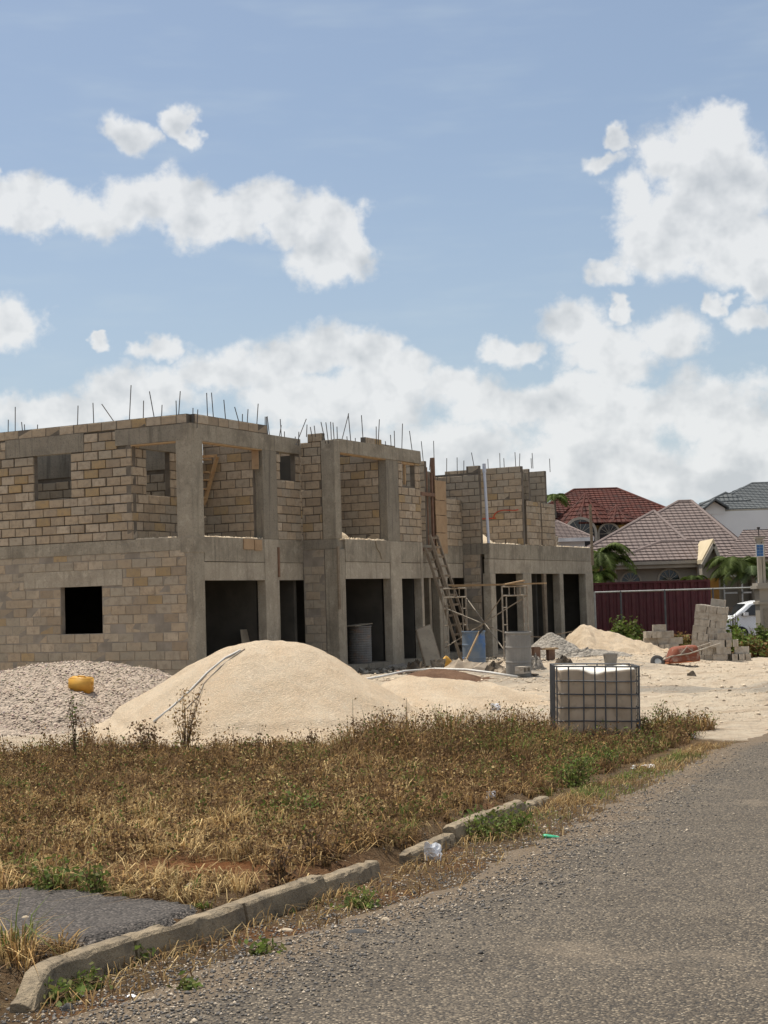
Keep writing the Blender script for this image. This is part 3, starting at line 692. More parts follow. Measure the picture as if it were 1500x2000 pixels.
for (u0, u1, w0, w1, z0, z1, m) in [(2.30, 2.36, 0.0, 0.10, 3.2, 5.45, 'wood_red'), (2.50, 2.57, -0.06, 0.0, 2.95, 5.30, 'wood_red'), (2.75, 2.82, -0.02, 0.08, 3.2, 5.75, 'wood_red'),
                                    (1.75, 2.6, -0.10, -0.06, 4.62, 4.72, 'wood_red'), (3.28, 3.36, 0.28, 0.36, 4.6, 5.8, 'wood_red'), (1.3, 2.4, -0.10, -0.06, 3.08, 3.17, 'wood_red')]:
    U3.solid('formwork_timber', F, [(u0, u1, w0, w1, z0, z1)], m)
for (z0, z1) in ((4.55, 5.10), (4.12, 4.53), (3.62, 4.10), (3.02, 3.60)):
    U3.solid('formwork_plywood', F, [(2.72 + random.uniform(-.03, .03), 3.42, -0.055, -0.03, z0, z1)], 'plywood')
U3.rebars(F, [(975,355,975,400),(1022,285,1025,403),(1103,283,1104,450),(1062,415,1062,460),(1184,405,1184,550)], 560, 780, 3.57, w=0.3)
U3.finish()

# ---- far pair of houses
k4, s4, S4L = 13.65, -0.85, 3.31
U4 = Unit('far pair of houses behind the scaffold with an open upper slab', k4, s4)
F = FR('F', k4, s4); S = FR('S', k4, s4)
U4.solid('floor_slab', F, [(0.02, 8.48, 0.02, 9.0, -0.4, 0.16)], 'concrete_dark')
U4.solid('storey_slab', F, [(0.12, 8.45, 0.05, 9.0, 3.0, 3.30)], 'concrete_dark')
U4.wall(S, 0.3, 0.85, -0.038, 3.0, gap=0.010, recess=0.006, back='mortar_flush', mat='block_grey')
U4.solid('slab_edge_band', S, [(0.0, 0.85, -0.008, 0.15, 3.0, 3.31)], 'concrete_dark', j=0.004)
U4.wall(S, 0.26, 1.9, S4L, 5.40, gap=0.015, recess=0.02, mat='block_grey')
U4.wall(S, 0.26, 0.66, 5.40, 5.60, gap=0.012, recess=0.012, mat='block_grey')
U4.solid('edge_beam', F, [(0.0, 8.5, -0.004, 0.16, 2.86, 3.31)], 'concrete', j=0.004)
U4.solid('lintel_beam', F, [(0.0, 8.5, 0.006, 0.18, 2.43, 2.848)], 'concrete_light', j=0.004)
for (a, b) in ((0.0, 0.36), (2.44, 3.08), (5.44, 5.75), (7.78, 8.5)):
    U4.solid('column', F, [(a, b, -0.012, 0.24, -0.3, 2.432)], 'concrete_light', bevel=0.012)
U4.solid('timber_prop', F, [(4.13, 4.30, 0.0, 0.08, 0.05, 2.43)], 'wood_old', j=0.012)
U4.solid('party_wall', FR('F', k4, s4 + 1.1), [(4.0, 6.0, 0, 0.12, 0.15, 2.98)], 'concrete')
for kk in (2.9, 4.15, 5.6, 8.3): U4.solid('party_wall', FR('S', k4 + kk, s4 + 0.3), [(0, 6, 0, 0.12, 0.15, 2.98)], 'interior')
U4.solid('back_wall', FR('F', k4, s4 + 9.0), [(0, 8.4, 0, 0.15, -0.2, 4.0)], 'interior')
U4.wall(FR('S', k4 + 2.57, s4), 0.0, 2.6, S4L, 5.73, gap=0.013, recess=0.016, vis=1.1)
U4.wall(FR('S', k4 + 3.35, s4), 0.1, 1.6, S4L, 5.70, gap=0.013, recess=0.016, mat='block_grey')
U4.wall(FR('S', k4 + 4.72, s4), 0.1, 1.8, S4L, 5.72, gap=0.013, recess=0.016, mat='block_grey')
U4.wall(F, 2.9, 4.05, S4L, 4.68, gap=0.013, recess=0.016)
U4.wall(F, 4.13, 5.25, S4L, 4.66, gap=0.013, recess=0.016)
U4.rebars(FR('S', k4 + 2.57, s4), [(490,110,490,200),(628,30,638,190),(700,100,700,190),(850,20,856,175),(903,35,903,170)], 880, 880, 6.82)
U4.rebars(FR('S', k4 + 3.35, s4), [(1057,100,1062,185),(1075,30,1080,185)], 880, 880, 6.82)
U4.rebars(FR('S', k4 + 4.72, s4), [(1307,105,1312,235)], 880, 880, 6.82)
U4.rebars(S, [(80,90,80,370),(157,130,157,275),(273,25,300,185)], 880, 880, 6.82)
# red electrical conduit chased across the wall
Wc = FR('S', k4 + 2.57, s4); pts = []
for (x, y) in [(390, 912), (500, 905), (605, 900)]: u, z = Wc.px(880 + x/6.82, 880 + y/6.82); pts.append(Wc.P(u, -0.015, z))
mb = MB(); mb.tube(pts, 0.016, 6); pts = []
for (x, y) in [(572, 895), (590, 850), (620, 820), (670, 800), (720, 793), (800, 795), (860, 797), (905, 787)]: u, z = Wc.px(880 + x/6.82, 880 + y/6.82); pts.append(Wc.P(u, -0.02, z))
mb.tube(pts, 0.014, 6); pmat('conduit_red', (0.55, 0.06, 0.03), rough=0.5); part(U4.root, 'conduit', mb, 'conduit_red')
U4.finish()

# marl left on the balcony slabs, lit along the slab edges
pmat('marl', (0.66, 0.55, 0.40), (0.56, 0.44, 0.30), 2.5, 0.97, 0.8, 30, c3=(0.72, 0.64, 0.50), f3=0.6, s3=12)
def rubble_strip(U, F, u0, u1, z, n, hmax, wmax=0.3):
    mb = MB()
    for i in range(n):
        u = random.uniform(u0, u1); r = random.uniform(0.02, 0.05); h = random.uniform(0.015, hmax); w = random.uniform(0.0, wmax)
        nn = 6; vs = [F.P(u + r * 1.5 * math.cos(a) * random.uniform(.7, 1.2), max(w + r * math.sin(a), -0.003), z) for a in np.linspace(0, 6.28, nn, False)] + [F.P(u, w, z + h)]
        mb.add(vs, [(k, (k+1) % nn, nn) for k in range(nn)])
    o = part(U.root, 'marl_residue', mb, 'marl'); tag(o, kind='stuff')
rubble_strip(U1, FR('F', 0, 0), 0.45, 2.8, 3.228, 260, 0.05)
rubble_strip(U1, FR('S', 0, 0), 0.45, 1.6, 3.228, 90, 0.04)
rubble_strip(U2, FR('F', k2, s2), 0.3, 2.6, 3.228, 220, 0.07)
rubble_strip(U4, FR('F', k4, s4), 0.2, 8.4, 3.305, 520, 0.06, 0.6)
def lump(name, center, rx, ry, h, mat, parent=None, n=28, m=9, seed=1, rough=0.12, p=1.2, fine=0.0):
    """a heap: rings of a rounded cone with uneven flanks"""
    rnd = np.random.default_rng(seed); ph = rnd.random(6) * 6.28; V = []; 
    for i in range(m + 1):
        r = 1 - i / m
        for k in range(n):
            a = 2 * math.pi * k / n; w = 1 + rough * (math.sin(2*a+ph[0]) + 0.6*math.sin(3*a+ph[1]) + 0.4*math.sin(5*a+ph[2])) * (0.4 + 0.6*r)
            x = rx * r * w * math.cos(a); y = ry * r * w * math.sin(a); z = h * (1 - r**p) * (1 + 0.08 * math.sin(4*a+ph[3]) * r) + rnd.normal() * fine
            V.append((center[0] + x, center[1] + y, center[2] + (z if i else -0.1)))
    F_ = [(i*n+k, i*n+(k+1) % n, (i+1)*n+(k+1) % n, (i+1)*n+k) for i in range(m) for k in range(n)]
    mb = MB(); mb.add(V, F_); return mb.build(name, mat, parent, smooth=True)
c = FR('F', k4, s4).P(1.05, 1.0, 3.30)
o = lump('marl_heap', c, 0.8, 0.85, 0.5, 'marl', seed=5); tag(o, 'small pale marl heap on the upper slab beside the white pipe', 'heap')
c = FR('F', k2, s2).P(0.75, 0.4, 3.24)
o = lump('cement_bag', c, 0.3, 0.16, 0.2, 'marl', seed=6, n=14, m=5, p=2.2); tag(o, 'white bag slumped on the second house balcony edge', 'bag')
o = lump('cement_bag', FR('F', k2, s2).P(0.36, 0.3, 3.24), 0.1, 0.1, 0.42, 'marl', seed=7, n=12, m=5, p=2.2); tag(o, 'white bag standing against the second house balcony column', 'bag')

# ------------------------------------------------------------------ heaps on the site
def heap_height(x, y, P):
    dx = x - P['c'][0]; dy = y - P['c'][1]; a = np.arctan2(dy, dx)
    dx = np.where(dx < 0, dx / P['rx'][0], dx / P['rx'][1]); dy = np.where(dy < 0, dy / P['ry'][0], dy / P['ry'][1])
    d = np.sqrt(dx**2 + dy**2 + 1e-9); sd = P['seed']
    d = d * (1 + 0.06 * np.sin(3*a + sd) + 0.04 * np.sin(5*a + 2*sd) + 0.02 * np.sin(9*a + 3*sd))
    q = P.get('q', 0.22)
    h = 1 - np.sqrt(d**2 + q**2) + q * 0.0
    h = h / (1 - q)
    if 'flat' in P: hh_ = (1 - d) * P['flat']; kk_ = 8.0; h = 1 - np.log1p(np.exp(np.clip(kk_ * (1 - hh_), -40, 40))) / kk_
    foot = 0.16
    h = np.where(h < foot, foot * np.exp((h - foot) / foot * 0.9) - 0.035, h)
    return P['H'] * h + P.get('n', 0.02) * wobble(x * 1.0 + sd, y, 2.2) * (h > 0) + P.get('n2', 0.006) * wobble(x, y + sd, 9)
HEAPS = {}
def make_heap(key, P, mat, label, res=0.05):
    x0, x1 = P['c'][0] - P['rx'][0] * 1.6, P['c'][0] + P['rx'][1] * 1.6; y0, y1 = P['c'][1] - P['ry'][0] * 1.6, P['c'][1] + P['ry'][1] * 1.6
    X, Y = np.meshgrid(np.arange(x0, x1, res), np.arange(y0, y1, res)); Hh = heap_height(X, Y, P); Z = gheight(X, Y) + Hh
    n, m = X.shape; i = np.arange(n*m).reshape(n, m); ok = Hh > -0.02
    ok = ok & (((X - P['c'][0]) / np.where(X < P['c'][0], P['rx'][0], P['rx'][1]))**2 + ((Y - P['c'][1]) / np.where(Y < P['c'][1], P['ry'][0], P['ry'][1]))**2 < 1.5)
    keep = (ok[:-1, :-1] | ok[1:, :-1] | ok[:-1, 1:] | ok[1:, 1:]).reshape(-1)
    Fc = np.stack([i[:-1, :-1], i[:-1, 1:], i[1:, 1:], i[1:, :-1]], -1).reshape(-1, 4)[keep]
    used = np.unique(Fc); rm = np.full(n*m, -1); rm[used] = np.arange(len(used))
    o = npmesh(P['name'], np.stack([X, Y, Z], -1).reshape(-1, 3)[used], rm[Fc].reshape(-1), np.full(len(Fc), 4), mat, smooth=True)
    HEAPS[key] = P; tag(o, label, 'heap'); return o
def surf_hit(x, y, key, lift=0.0):
    """where the sight line of a photo point meets a heap or the ground"""
    d = ray(x, y); P = HEAPS[key]
    for t in np.arange(P['c'][1] - P['ry'][0] * 1.6, P['c'][1] + P['ry'][1] * 1.6, 0.02):
        p = EYE + d * (t / d[1]); h = float(gheight(p[0], p[1]) + max(0, heap_height(np.array(p[0]), np.array(p[1]), P)))
        if p[2] <= h + lift: return Vector((p[0], p[1], h + lift))
    return Vector(p)
def heapmat(name, c1, c2, c3, gs, gdark, bump, dist):
    m = bpy.data.materials.new(name); m.use_nodes = True; T = NT(m.node_tree); bs = T.n['Principled BSDF']
    v = T.n.new('ShaderNodeNewGeometry').outputs['Position']
    c = T.mix(T.sstep(T.noise(v, 1.6, 6, 0.65), 0.35, 0.65), c1, c2)
    c = T.mix(T.math('MULTIPLY', T.sstep(T.noise(v, 7, 6, 0.7), 0.5, 0.7), 0.5), c, c3)
    vd = T.n.new('ShaderNodeTexVoronoi'); T.l.new(v, vd.inputs['Vector']); vd.inputs['Scale'].default_value = gs
    sc = T.n.new('ShaderNodeSeparateColor'); T.l.new(vd.outputs['Color'], sc.inputs[0])
    hs = T.n.new('ShaderNodeHueSaturation'); T.l.new(c, hs.inputs['Color']); T.l.new(T.math('MULTIPLY_ADD', sc.outputs[0], gdark, 1 - gdark * 0.55), hs.inputs['Value'])
    T.l.new(hs.outputs[0], bs.inputs['Base Color']); bs.inputs['Roughness'].default_value = 0.97; bs.inputs['Specular IOR Level'].default_value = 0.1
    b = T.n.new('ShaderNodeBump'); b.inputs['Strength'].default_value = bump; b.inputs['Distance'].default_value = dist
    T.l.new(T.math('ADD', T.math('MULTIPLY', vd.outputs['Distance'], -0.8), T.math('MULTIPLY', T.noise(v, 11, 6, 0.7), 1.0)), b.inputs['Height']); T.l.new(b.outputs[0], bs.inputs['Normal']); MATS[name] = m
heapmat('marl_heap', (0.78, 0.635, 0.465), (0.72, 0.56, 0.39), (0.80, 0.69, 0.54), 75, 0.28, 0.9, 0.05)
heapmat('gravel_heap', (0.42, 0.345, 0.275), (0.36, 0.29, 0.23), (0.48, 0.40, 0.325), 22, 0.5, 1.0, 0.05)
heapmat('brown_sand', (0.16, 0.095, 0.06), (0.12, 0.07, 0.045), (0.2, 0.13, 0.09), 50, 0.3, 0.8, 0.03)
heapmat('grey_rubble', (0.33, 0.30, 0.26), (0.26, 0.235, 0.20), (0.42, 0.37, 0.31), 14, 0.5, 1.0, 0.06)
make_heap('big', dict(name='marl_heap', c=(-2.05, 26.3), rx=(2.75, 2.9), ry=(2.5, 2.2), H=1.42, seed=1.0, n=0.04, n2=0.010, q=0.20, flat=1.35), 'marl_heap', 'large pale marl heap in front of the near house with hoses over it')
make_heap('apron', dict(name='marl_heap', c=(0.6, 28.6), rx=(2.2, 2.6), ry=(1.7, 1.5), H=0.42, seed=2.2, n=0.07, n2=0.02, q=0.4), 'marl_heap', 'low spread marl heap to the right of the large heap')
make_heap('gravel', dict(name='gravel_heap', c=(-6.1, 29.7), rx=(4.6, 3.9), ry=(4.0, 2.2), H=0.80, seed=4.0, n=0.07, n2=0.015, q=0.55), 'gravel_heap', 'grey gravel heap along the side wall with a yellow jerrycan on it')
make_heap('brown', dict(name='sand_heap', c=(1.05, 32.5), rx=(1.0, 1.1), ry=(1.0, 0.8), H=0.27, seed=1.4, q=0.3), 'brown_sand', 'low dark brown sand heap before the second house')
make_heap('far', dict(name='marl_heap', c=(5.9, 46.0), rx=(0.9, 2.2), ry=(1.8, 1.4), H=0.78, seed=0.4, q=0.2, n=0.13, n2=0.06), 'marl_heap', 'rough marl heap against the far end pillar of the row')
make_heap('mid', dict(name='marl_heap', c=(4.55, 43.4), rx=(0.8, 1.0), ry=(1.0, 1.0), H=0.72, seed=2.9, q=0.2, n=0.08, n2=0.03), 'grey_rubble', 'greyish marl heap under scrap timber before the far houses')

def stones(name, pts, size, mat, parent=None, cols=None, flat=0.7):
    """many small angular stones as one mesh"""
    n = len(pts); base = np.array([(1,0,0),(0,1,0),(-1,0,0),(0,-1,0),(0,0,1),(0,0,-1)], float)
    V = np.repeat(base[None], n, 0) * (size[:, None, None] * RNG.uniform(0.55, 1.25, (n, 6, 1))); V[:, :, 2] *= flat
    a = RNG.random(n) * 6.28; ca, sa = np.cos(a)[:, None], np.sin(a)[:, None]
    x = V[:, :, 0]*ca - V[:, :, 1]*sa; y = V[:, :, 0]*sa + V[:, :, 1]*ca; V = np.stack([x, y, V[:, :, 2] + 0.3 * x * RNG.uniform(-1, 1, (n, 1))], -1) + pts[:, None, :]
    f = np.array([(0,1,4),(1,2,4),(2,3,4),(3,0,4),(1,0,5),(2,1,5),(3,2,5),(0,3,5)])
    Fl = (f[None] + (np.arange(n) * 6)[:, None, None]).reshape(-1)
    return npmesh(name, V.reshape(-1, 3), Fl, np.full(n*8, 3), mat, parent, colors=None if cols is None else np.repeat(cols, 6, 0))
attrmat('stone_attr', 0.95, 0.15, 0)
P = HEAPS['gravel']; x = RNG.uniform(-11, -3, 9000); y = RNG.uniform(26.2, 31.4, 9000); h = heap_height(x, y, P); k = h > 0.0; x, y, h = x[k], y[k], h[k]
cc = np.array([0.43, 0.35, 0.28])[None] * RNG.uniform(0.6, 1.25, (len(x), 1)) + RNG.normal(0, 0.015, (len(x), 3))
o = stones('gravel', np.stack([x, y, gheight(x, y) + h + 0.004], -1), RNG.uniform(0.014, 0.034, len(x)), 'stone_attr', cols=np.clip(cc, 0.05, 0.9)); tag(o, 'loose grey gravel stones over the gravel heap', 'gravel', kind='stuff')

# ------------------------------------------------------------------ plain materials for the things
pmat('tote_plastic', (0.72, 0.60, 0.46), (0.60, 0.48, 0.35), 3.5, 0.55, 0.15, 8, c3=(0.32, 0.25, 0.17), f3=0.65, s3=5, spec=0.4, coords='obj', trans=0.42)
pmat('tote_white', (0.78, 0.75, 0.68), (0.72, 0.68, 0.60), 4, 0.5, spec=0.4)
pmat('galv', (0.13, 0.135, 0.14), (0.09, 0.09, 0.095), 8, 0.5, metal=0.5)
pmat('galv_light', (0.42, 0.42, 0.40), (0.33, 0.33, 0.31), 8, 0.5, metal=0.4)
pmat('plastic_black', (0.02, 0.02, 0.022), rough=0.5)
pmat('barrel_blue', (0.19, 0.22, 0.25), (0.10, 0.16, 0.25), 3, 0.65, c3=(0.03, 0.14, 0.42), f3=0.95, s3=2.6, coords='obj')
pmat('barrel_grey', (0.27, 0.255, 0.23), (0.20, 0.19, 0.175), 3, 0.85, 0.3, 20, c3=(0.35, 0.33, 0.29), f3=0.6, s3=6, coords='obj')
pmat('drum_rib', (0.17, 0.165, 0.155), (0.12, 0.115, 0.11), 3, 0.7, c3=(0.22, 0.13, 0.08), f3=0.6, s3=4, coords='obj')
pmat('rust_red', (0.24, 0.075, 0.04), (0.17, 0.055, 0.035), 5, 0.8, 0.3, 30, c3=(0.42, 0.31, 0.24), f3=0.8, s3=5, coords='obj')
pmat('rust_orange', (0.42, 0.13, 0.04), (0.33, 0.10, 0.035), 5, 0.7, coords='obj')
pmat('pipe_steel', (0.38, 0.34, 0.28), (0.27, 0.22, 0.17), 9, 0.7, metal=0.2)
pmat('yellow_plastic', (0.62, 0.34, 0.055), (0.52, 0.25, 0.04), 5, 0.5, spec=0.4, coords='obj')
pmat('white_paper', (0.86, 0.86, 0.87), (0.80, 0.80, 0.81), 6, 0.8)
pmat('green_plastic', (0.05, 0.42, 0.22), (0.04, 0.33, 0.17), 6, 0.35, spec=0.5)
pmat('dark_rubber', (0.03, 0.03, 0.03), (0.06, 0.055, 0.05), 6, 0.8)
pmat('hose', (0.62, 0.60, 0.56), (0.52, 0.50, 0.46), 6, 0.7)
pmat('pvc', (0.52, 0.55, 0.62), (0.47, 0.50, 0.57), 6, 0.5)
pmat('bag', (0.40, 0.33, 0.25), (0.30, 0.24, 0.18), 5, 0.9, 0.4, 20, c3=(0.5, 0.44, 0.36), f3=0.5, s3=7)
pmat('dark_debris', (0.10, 0.075, 0.05), (0.06, 0.05, 0.04), 5, 0.9, 0.5, 20)

# ------------------------------------------------------------------ IBC tote
t0 = aty(1072, 1452, 22.35); TX, TY = 2.40, 22.35; TZ = float(gheight(3.0, 22.8)) + 0.005
tote = empty('water_tote', (TX, TY, TZ), 0.0, 'dirty white water tote in a dark steel cage on a pallet in the grass', 'water tote')
tote.rotation_euler = (0, math.radians(1.6), math.radians(-1.0))
mb = MB(); L, D = 1.19, 1.0
for xx in (0.0, 0.55, 1.09):
    for yy in (0.0, 0.44, 0.88): mb.box((xx, yy, 0), (xx + 0.1, yy + 0.12, 0.10))
mb.box((-0.02, -0.02, 0.10), (L + 0.02, D + 0.02, 0.135)); mb.build('pallet', 'plastic_black', tote, bevel=0.008)
bm = bmesh.new(); bmesh.ops.create_cube(bm, size=1); bmesh.ops.scale(bm, vec=(L - 0.07, D - 0.07, 0.95), verts=bm.verts); bmesh.ops.bevel(bm, geom=bm.edges[:], offset=0.07, segments=3, affect='EDGES', profile=0.6)
bmesh.ops.subdivide_edges(bm, edges=[e for e in bm.edges if e.calc_length() > 0.3], cuts=9, use_grid_fill=True)
bmesh.ops.translate(bm, vec=(L/2, D/2, 0.14 + 0.475), verts=bm.verts)
for v in bm.verts:
    x, y, z = v.co
    if y < 0.06: v.co.y += 0.012 * math.sin(x * 15) * math.sin(z * 6) - 0.02 * math.exp(-((z - 0.55) / 0.35)**2)
    if z > 0.95: v.co.z += 0.05 * math.exp(-((x - 0.66) / 0.14)**2 - ((y - 0.35) / 0.25)**2) - 0.05 * math.exp(-((x - 0.55) / 0.1)**2 - ((y - 0.03) / 0.12)**2) + 0.02 * math.sin(7 * x)
me = bpy.data.meshes.new('bottle'); bm.to_mesh(me); bm.free(); me.materials.append(MATS['tote_plastic']); me.materials.append(MATS['tote_white'])
for p in me.polygons:
    p.use_smooth = True
    if p.normal.z > 0.45: p.material_index = 1
o = bpy.data.objects.new('bottle', me); col.objects.link(o); o.parent = tote
mb = MB(); mb.tube([(0.40, 0.5, 1.08), (0.40, 0.5, 1.12)], 0.11, 20); mb.build('lid', 'tote_white', tote)
zs = [0.145, 0.335, 0.525, 0.72, 0.91, 1.12]
for z in zs:                                                                   # cage rails, bent a little, one object for each ring
    r = 0.0105; mb = MB(); b = lambda: random.uniform(-.006, .006)
    c = [(0, 0), (L*0.33, 0), (L*0.66, 0), (L, 0), (L, D*0.5), (L, D), (L*0.5, D), (0, D), (0, D*0.5), (0, 0)]
    mb.tube([(x + b(), y + b() - (0.0), z + b()) for x, y in c], r if z < 1 else 0.013, 6); mb.build('cage_rail', 'galv', tote)
for i in range(8):
    x = [0.0, 0.17, 0.385, 0.55, 0.705, 0.86, 1.07, 1.19][i]
    mb = MB(); mb.tube([(x, -0.016, 0.12), (x + random.uniform(-.006, .006), -0.022, 0.6), (x, -0.016, 1.13)], 0.0105, 6); mb.build('cage_bar', 'galv', tote)
    mb = MB(); mb.tube([(x, D + 0.016, 0.12), (x, D + 0.016, 1.13)], 0.0105, 6); mb.build('cage_bar', 'galv', tote)
for i in range(1, 6):
    for xx in (-0.016, L + 0.016):
        y = D * i / 6; mb = MB(); mb.tube([(xx, y, 0.12), (xx, y, 1.13)], 0.0105, 6); mb.build('cage_bar', 'galv', tote)

# ------------------------------------------------------------------ barrels
def barrel(name, px, Y, r, h, mat, label, tilt=(0, 0), ribs=(0.33, 0.66), n=28, z=None, nr=0):
    p = aty(px[0], px[1], Y); z = float(gheight(p[0], p[1])) - 0.02 if z is None else z
    o = empty(name, (p[0], p[1], z), 0, label, 'barrel'); o.rotation_euler = (tilt[0], tilt[1], random.random() * 6)
    prof = [(0, 0.0), (r*0.95, 0.0), (r*0.99, 0.03)]
    if nr:
        for i in range(nr): zz = 0.05 + (h - 0.1) * i / nr; prof += [(r*0.985, zz), (r*1.01, zz + 0.5*(h-0.1)/nr)]
    else:
        for rb in ribs: prof += [(r, rb*h - 0.03), (r*1.03, rb*h), (r, rb*h + 0.03)]
    prof += [(r*0.98, h - 0.05), (r*1.03, h - 0.03), (r*1.03, h), (r*0.97, h), (r*0.96, h - 0.02), (r*0.95, 0.08), (0, 0.08)]
    MB().lathe(prof, n).build('body', mat, o, smooth=False)
    rim = MB(); rim.lathe([(r*1.035, h - 0.028), (r*1.045, h - 0.012), (r*1.035, h + 0.003), (r*0.96, h + 0.004)], n); rim.build('rim', mat, o)
    return o
barrel('plastic_barrel', (927, 1305), 36.6, 0.275, 0.95, 'barrel_blue', 'blue barrel caked with cement with a tool handle against it')
barrel('plastic_barrel', (1013, 1318), 33.2, 0.275, 0.96, 'barrel_grey', 'grey cement covered barrel with a hollow block at its foot', tilt=(0.0, 0.035))
pd = FR('F', k2, s2).P(1.75, 0.42, 0.19)
d = barrel('steel_drum', (705, 1290), 38, 0.29, 0.92, 'drum_rib', 'dark ribbed drum just inside the second house doorway', z=0.19, nr=14); d.location = pd
mb = MB(); mb.beam(FR('F', k2, s2).P(1.25, 0.42, 1.12), FR('F', k2, s2).P(2.2, 0.45, 1.16), 0.32, 0.02); o = mb.build('plywood_offcut', 'plywood_grey'); tag(o, 'grey board lying across the ribbed drum in the doorway', 'board')
h0, h1 = aty(912, 1286, 36.0), aty(936, 1234, 36.3)
tl = empty('pickaxe', Vector(h0), 0, 'tool with pale wooden handle leaning on the blue barrel', 'tool'); hv = Vector(h1) - Vector(h0)
mb = MB(); mb.tube([(0, 0, 0), hv], 0.022, 8); mb.build('handle', 'wood_new', tl)
mb = MB(); mb.beam(hv * 0.93 + Vector((-0.05, 0, -0.06)), hv * 1.02 + Vector((0.08, 0, 0.05)), 0.05, 0.05); mb.build('head', 'dark_rubber', tl)

# ------------------------------------------------------------------ ladder, scaffold, boards
F3f = FR('F', k3, s3)
def ladder(name, a, b, sepv, rungs, label, mat='wood_old', rw=0.05):
    o = empty(name, a, 0, label, 'ladder'); a = Vector(a); b = Vector(b); sepv = Vector(sepv)
    for sgn in (-0.5, 0.5): mb = MB(); mb.beam(sepv * sgn, b - a + sepv * sgn, rw, 0.07, up=sepv.cross(b - a)); mb.build('rail', mat, o)
    for i in range(rungs):
        f = (i + 0.7) / rungs; c = (b - a) * f; mb = MB(); mb.beam(c - sepv * 0.5, c + sepv * 0.5, 0.04, 0.06); mb.build('rung', mat, o)
    return o
lt = Vector(aty(846, 1045, 42.6)); lb = Vector(aty(925, 1283, 41.7)); lb.z = 0.05
sep = Vector((TV[0], TV[1], 0)) * 0.42
ladder('timber_ladder', lb, lt, sep, 13, 'long grey timber ladder leaning on the third house')
ladder('timber_ladder', lb + Vector((-0.25, 0.12, 0)), lt + (lb - lt) * 0.10 + Vector((-0.24, 0.15, 0)), sep * 0.9, 12, 'second timber ladder behind the long one on the third house')
pl = FR('S', 2.72, 0)
sf = empty('stair_form', pl.P(1.3, -0.3, 3.24), 0, 'sunlit wooden stair form leaning in the near house balcony', 'stair form')
def plp(x, y, w): u_, z_ = FR('S', 2.72 + w, 0).px(x, y); return FR('S', 2.72 + w, 0).P(u_, 0, z_)
mb = MB(); mb.beam(plp(398, 986, -0.2), plp(424, 892, -0.12), 0.04, 0.12, up=(TV[0], TV[1], 0)); attach(mb.build('stringer', 'wood_new'), sf)
mb = MB(); mb.beam(plp(395, 892, -0.2), plp(424, 890, -0.12), 0.04, 0.06); attach(mb.build('rail', 'wood_new'), sf)
for (x_, y_) in ((408, 897), (407, 922), (405, 937), (402, 955), (400, 972)):
    mb = MB(); mb.beam(plp(390, y_ + 1, -0.3), plp(x_, y_, -0.3), 0.22, 0.03); attach(mb.build('tread', 'wood_new'), sf)

SC = empty('scaffold', aty(950, 1290, 41.0), 0, 'pipe frame scaffold with planks on top before the far houses', 'scaffold'); scl = Vector(SC.location)
def spart(name, mb, mat): attach(mb.build(name, mat), SC)
def scaf_frame(xl, xr, Y, ztop=2.02, zb=0.03):
    a = Vector(aty(xl, 1200, Y)); b = Vector(aty(xr, 1200, Y + 0.35)); mb = MB(); r = 0.021
    for p, q in ((a, b), (b, a)):
        mb.tube([(p.x, p.y, zb), (p.x, p.y, ztop)], r, 8); ix = p + (q - p) * 0.16
        mb.tube([(ix.x, ix.y, zb + 0.25), (ix.x, ix.y, ztop - 0.28)], r * 0.8, 6)
        for z in (0.55, 1.0, 1.45): mb.tube([(p.x, p.y, z), (ix.x, ix.y, z)], r * 0.7, 6)
    for z in (ztop - 0.02, ztop - 0.26): mb.tube([(a.x, a.y, z), (b.x, b.y, z)], r, 8)
    for f in (0.28, 0.5, 0.72): c = a + (b - a) * f; mb.tube([(c.x, c.y, ztop - 0.26), (c.x, c.y, ztop - 0.02)], r * 0.7, 6)
    spart('frame', mb, 'pipe_steel'); return a, b
fa, fb = scaf_frame(866, 911, 41.6); ga, gb = scaf_frame(982, 1031, 40.4)
for (p, q, z0, z1) in ((fb, ga, 0.45, 1.75), (fb, ga, 1.75, 0.35), (fa, gb, 1.5, 0.5), (fa, gb, 0.4, 1.75)):
    mb = MB(); mb.tube([(p.x, p.y, z0), (q.x, q.y, z1)], 0.016, 6); spart('cross_brace', mb, 'pipe_steel')
for (x0, y0, x1, y1, Y0, Y1) in ((886, 1146, 1065, 1139, 41.4, 40.2), (880, 1143, 1024, 1142, 41.8, 40.8), (985, 1145, 1023, 1134, 40.5, 40.6)):
    mb = MB(); a = Vector(aty(x0, y0, Y0)); b = Vector(aty(x1, y1, Y1)); a.z = max(a.z, 2.055); b.z = max(b.z, 2.055); mb.beam(a, b, 0.22, 0.035); spart('plank', mb, 'wood_new')

def panel(name, pts, th, mats, label, cat='board', frame=None):
    """a flat board through four ground-true corners, with thickness"""
    P_ = [Vector(p) for p in pts]; n = (P_[1] - P_[0]).cross(P_[3] - P_[0]).normalized() * th; o = empty(name, P_[0], 0, label, cat)
    mb = MB(); q = [p - P_[0] for p in P_]; mb.add(q + [p + n for p in q], [(0,1,2,3),(7,6,5,4),(0,4,5,1),(1,5,6,2),(2,6,7,3),(3,7,4,0)]); mb.build('sheet', mats, o)
    if frame:
        for i in range(4):
            a, b = q[i], q[(i+1) % 4]; mb = MB(); mb.beam(a - n * 0.6, b - n * 0.6, 0.05, 0.03 + 0.004 * i, up=n); mb.build('batten', frame, o)
    return o
panel('form_panel', [aty(832, 1302, 38.2), aty(862, 1296, 38.4), aty(840, 1221, 38.9), aty(814, 1231, 38.7)], 0.02, 'plywood_grey', 'grey formwork panel leaning by the second house narrow doorway', frame='wood_old')
F1f = FR('F', 0, 0)
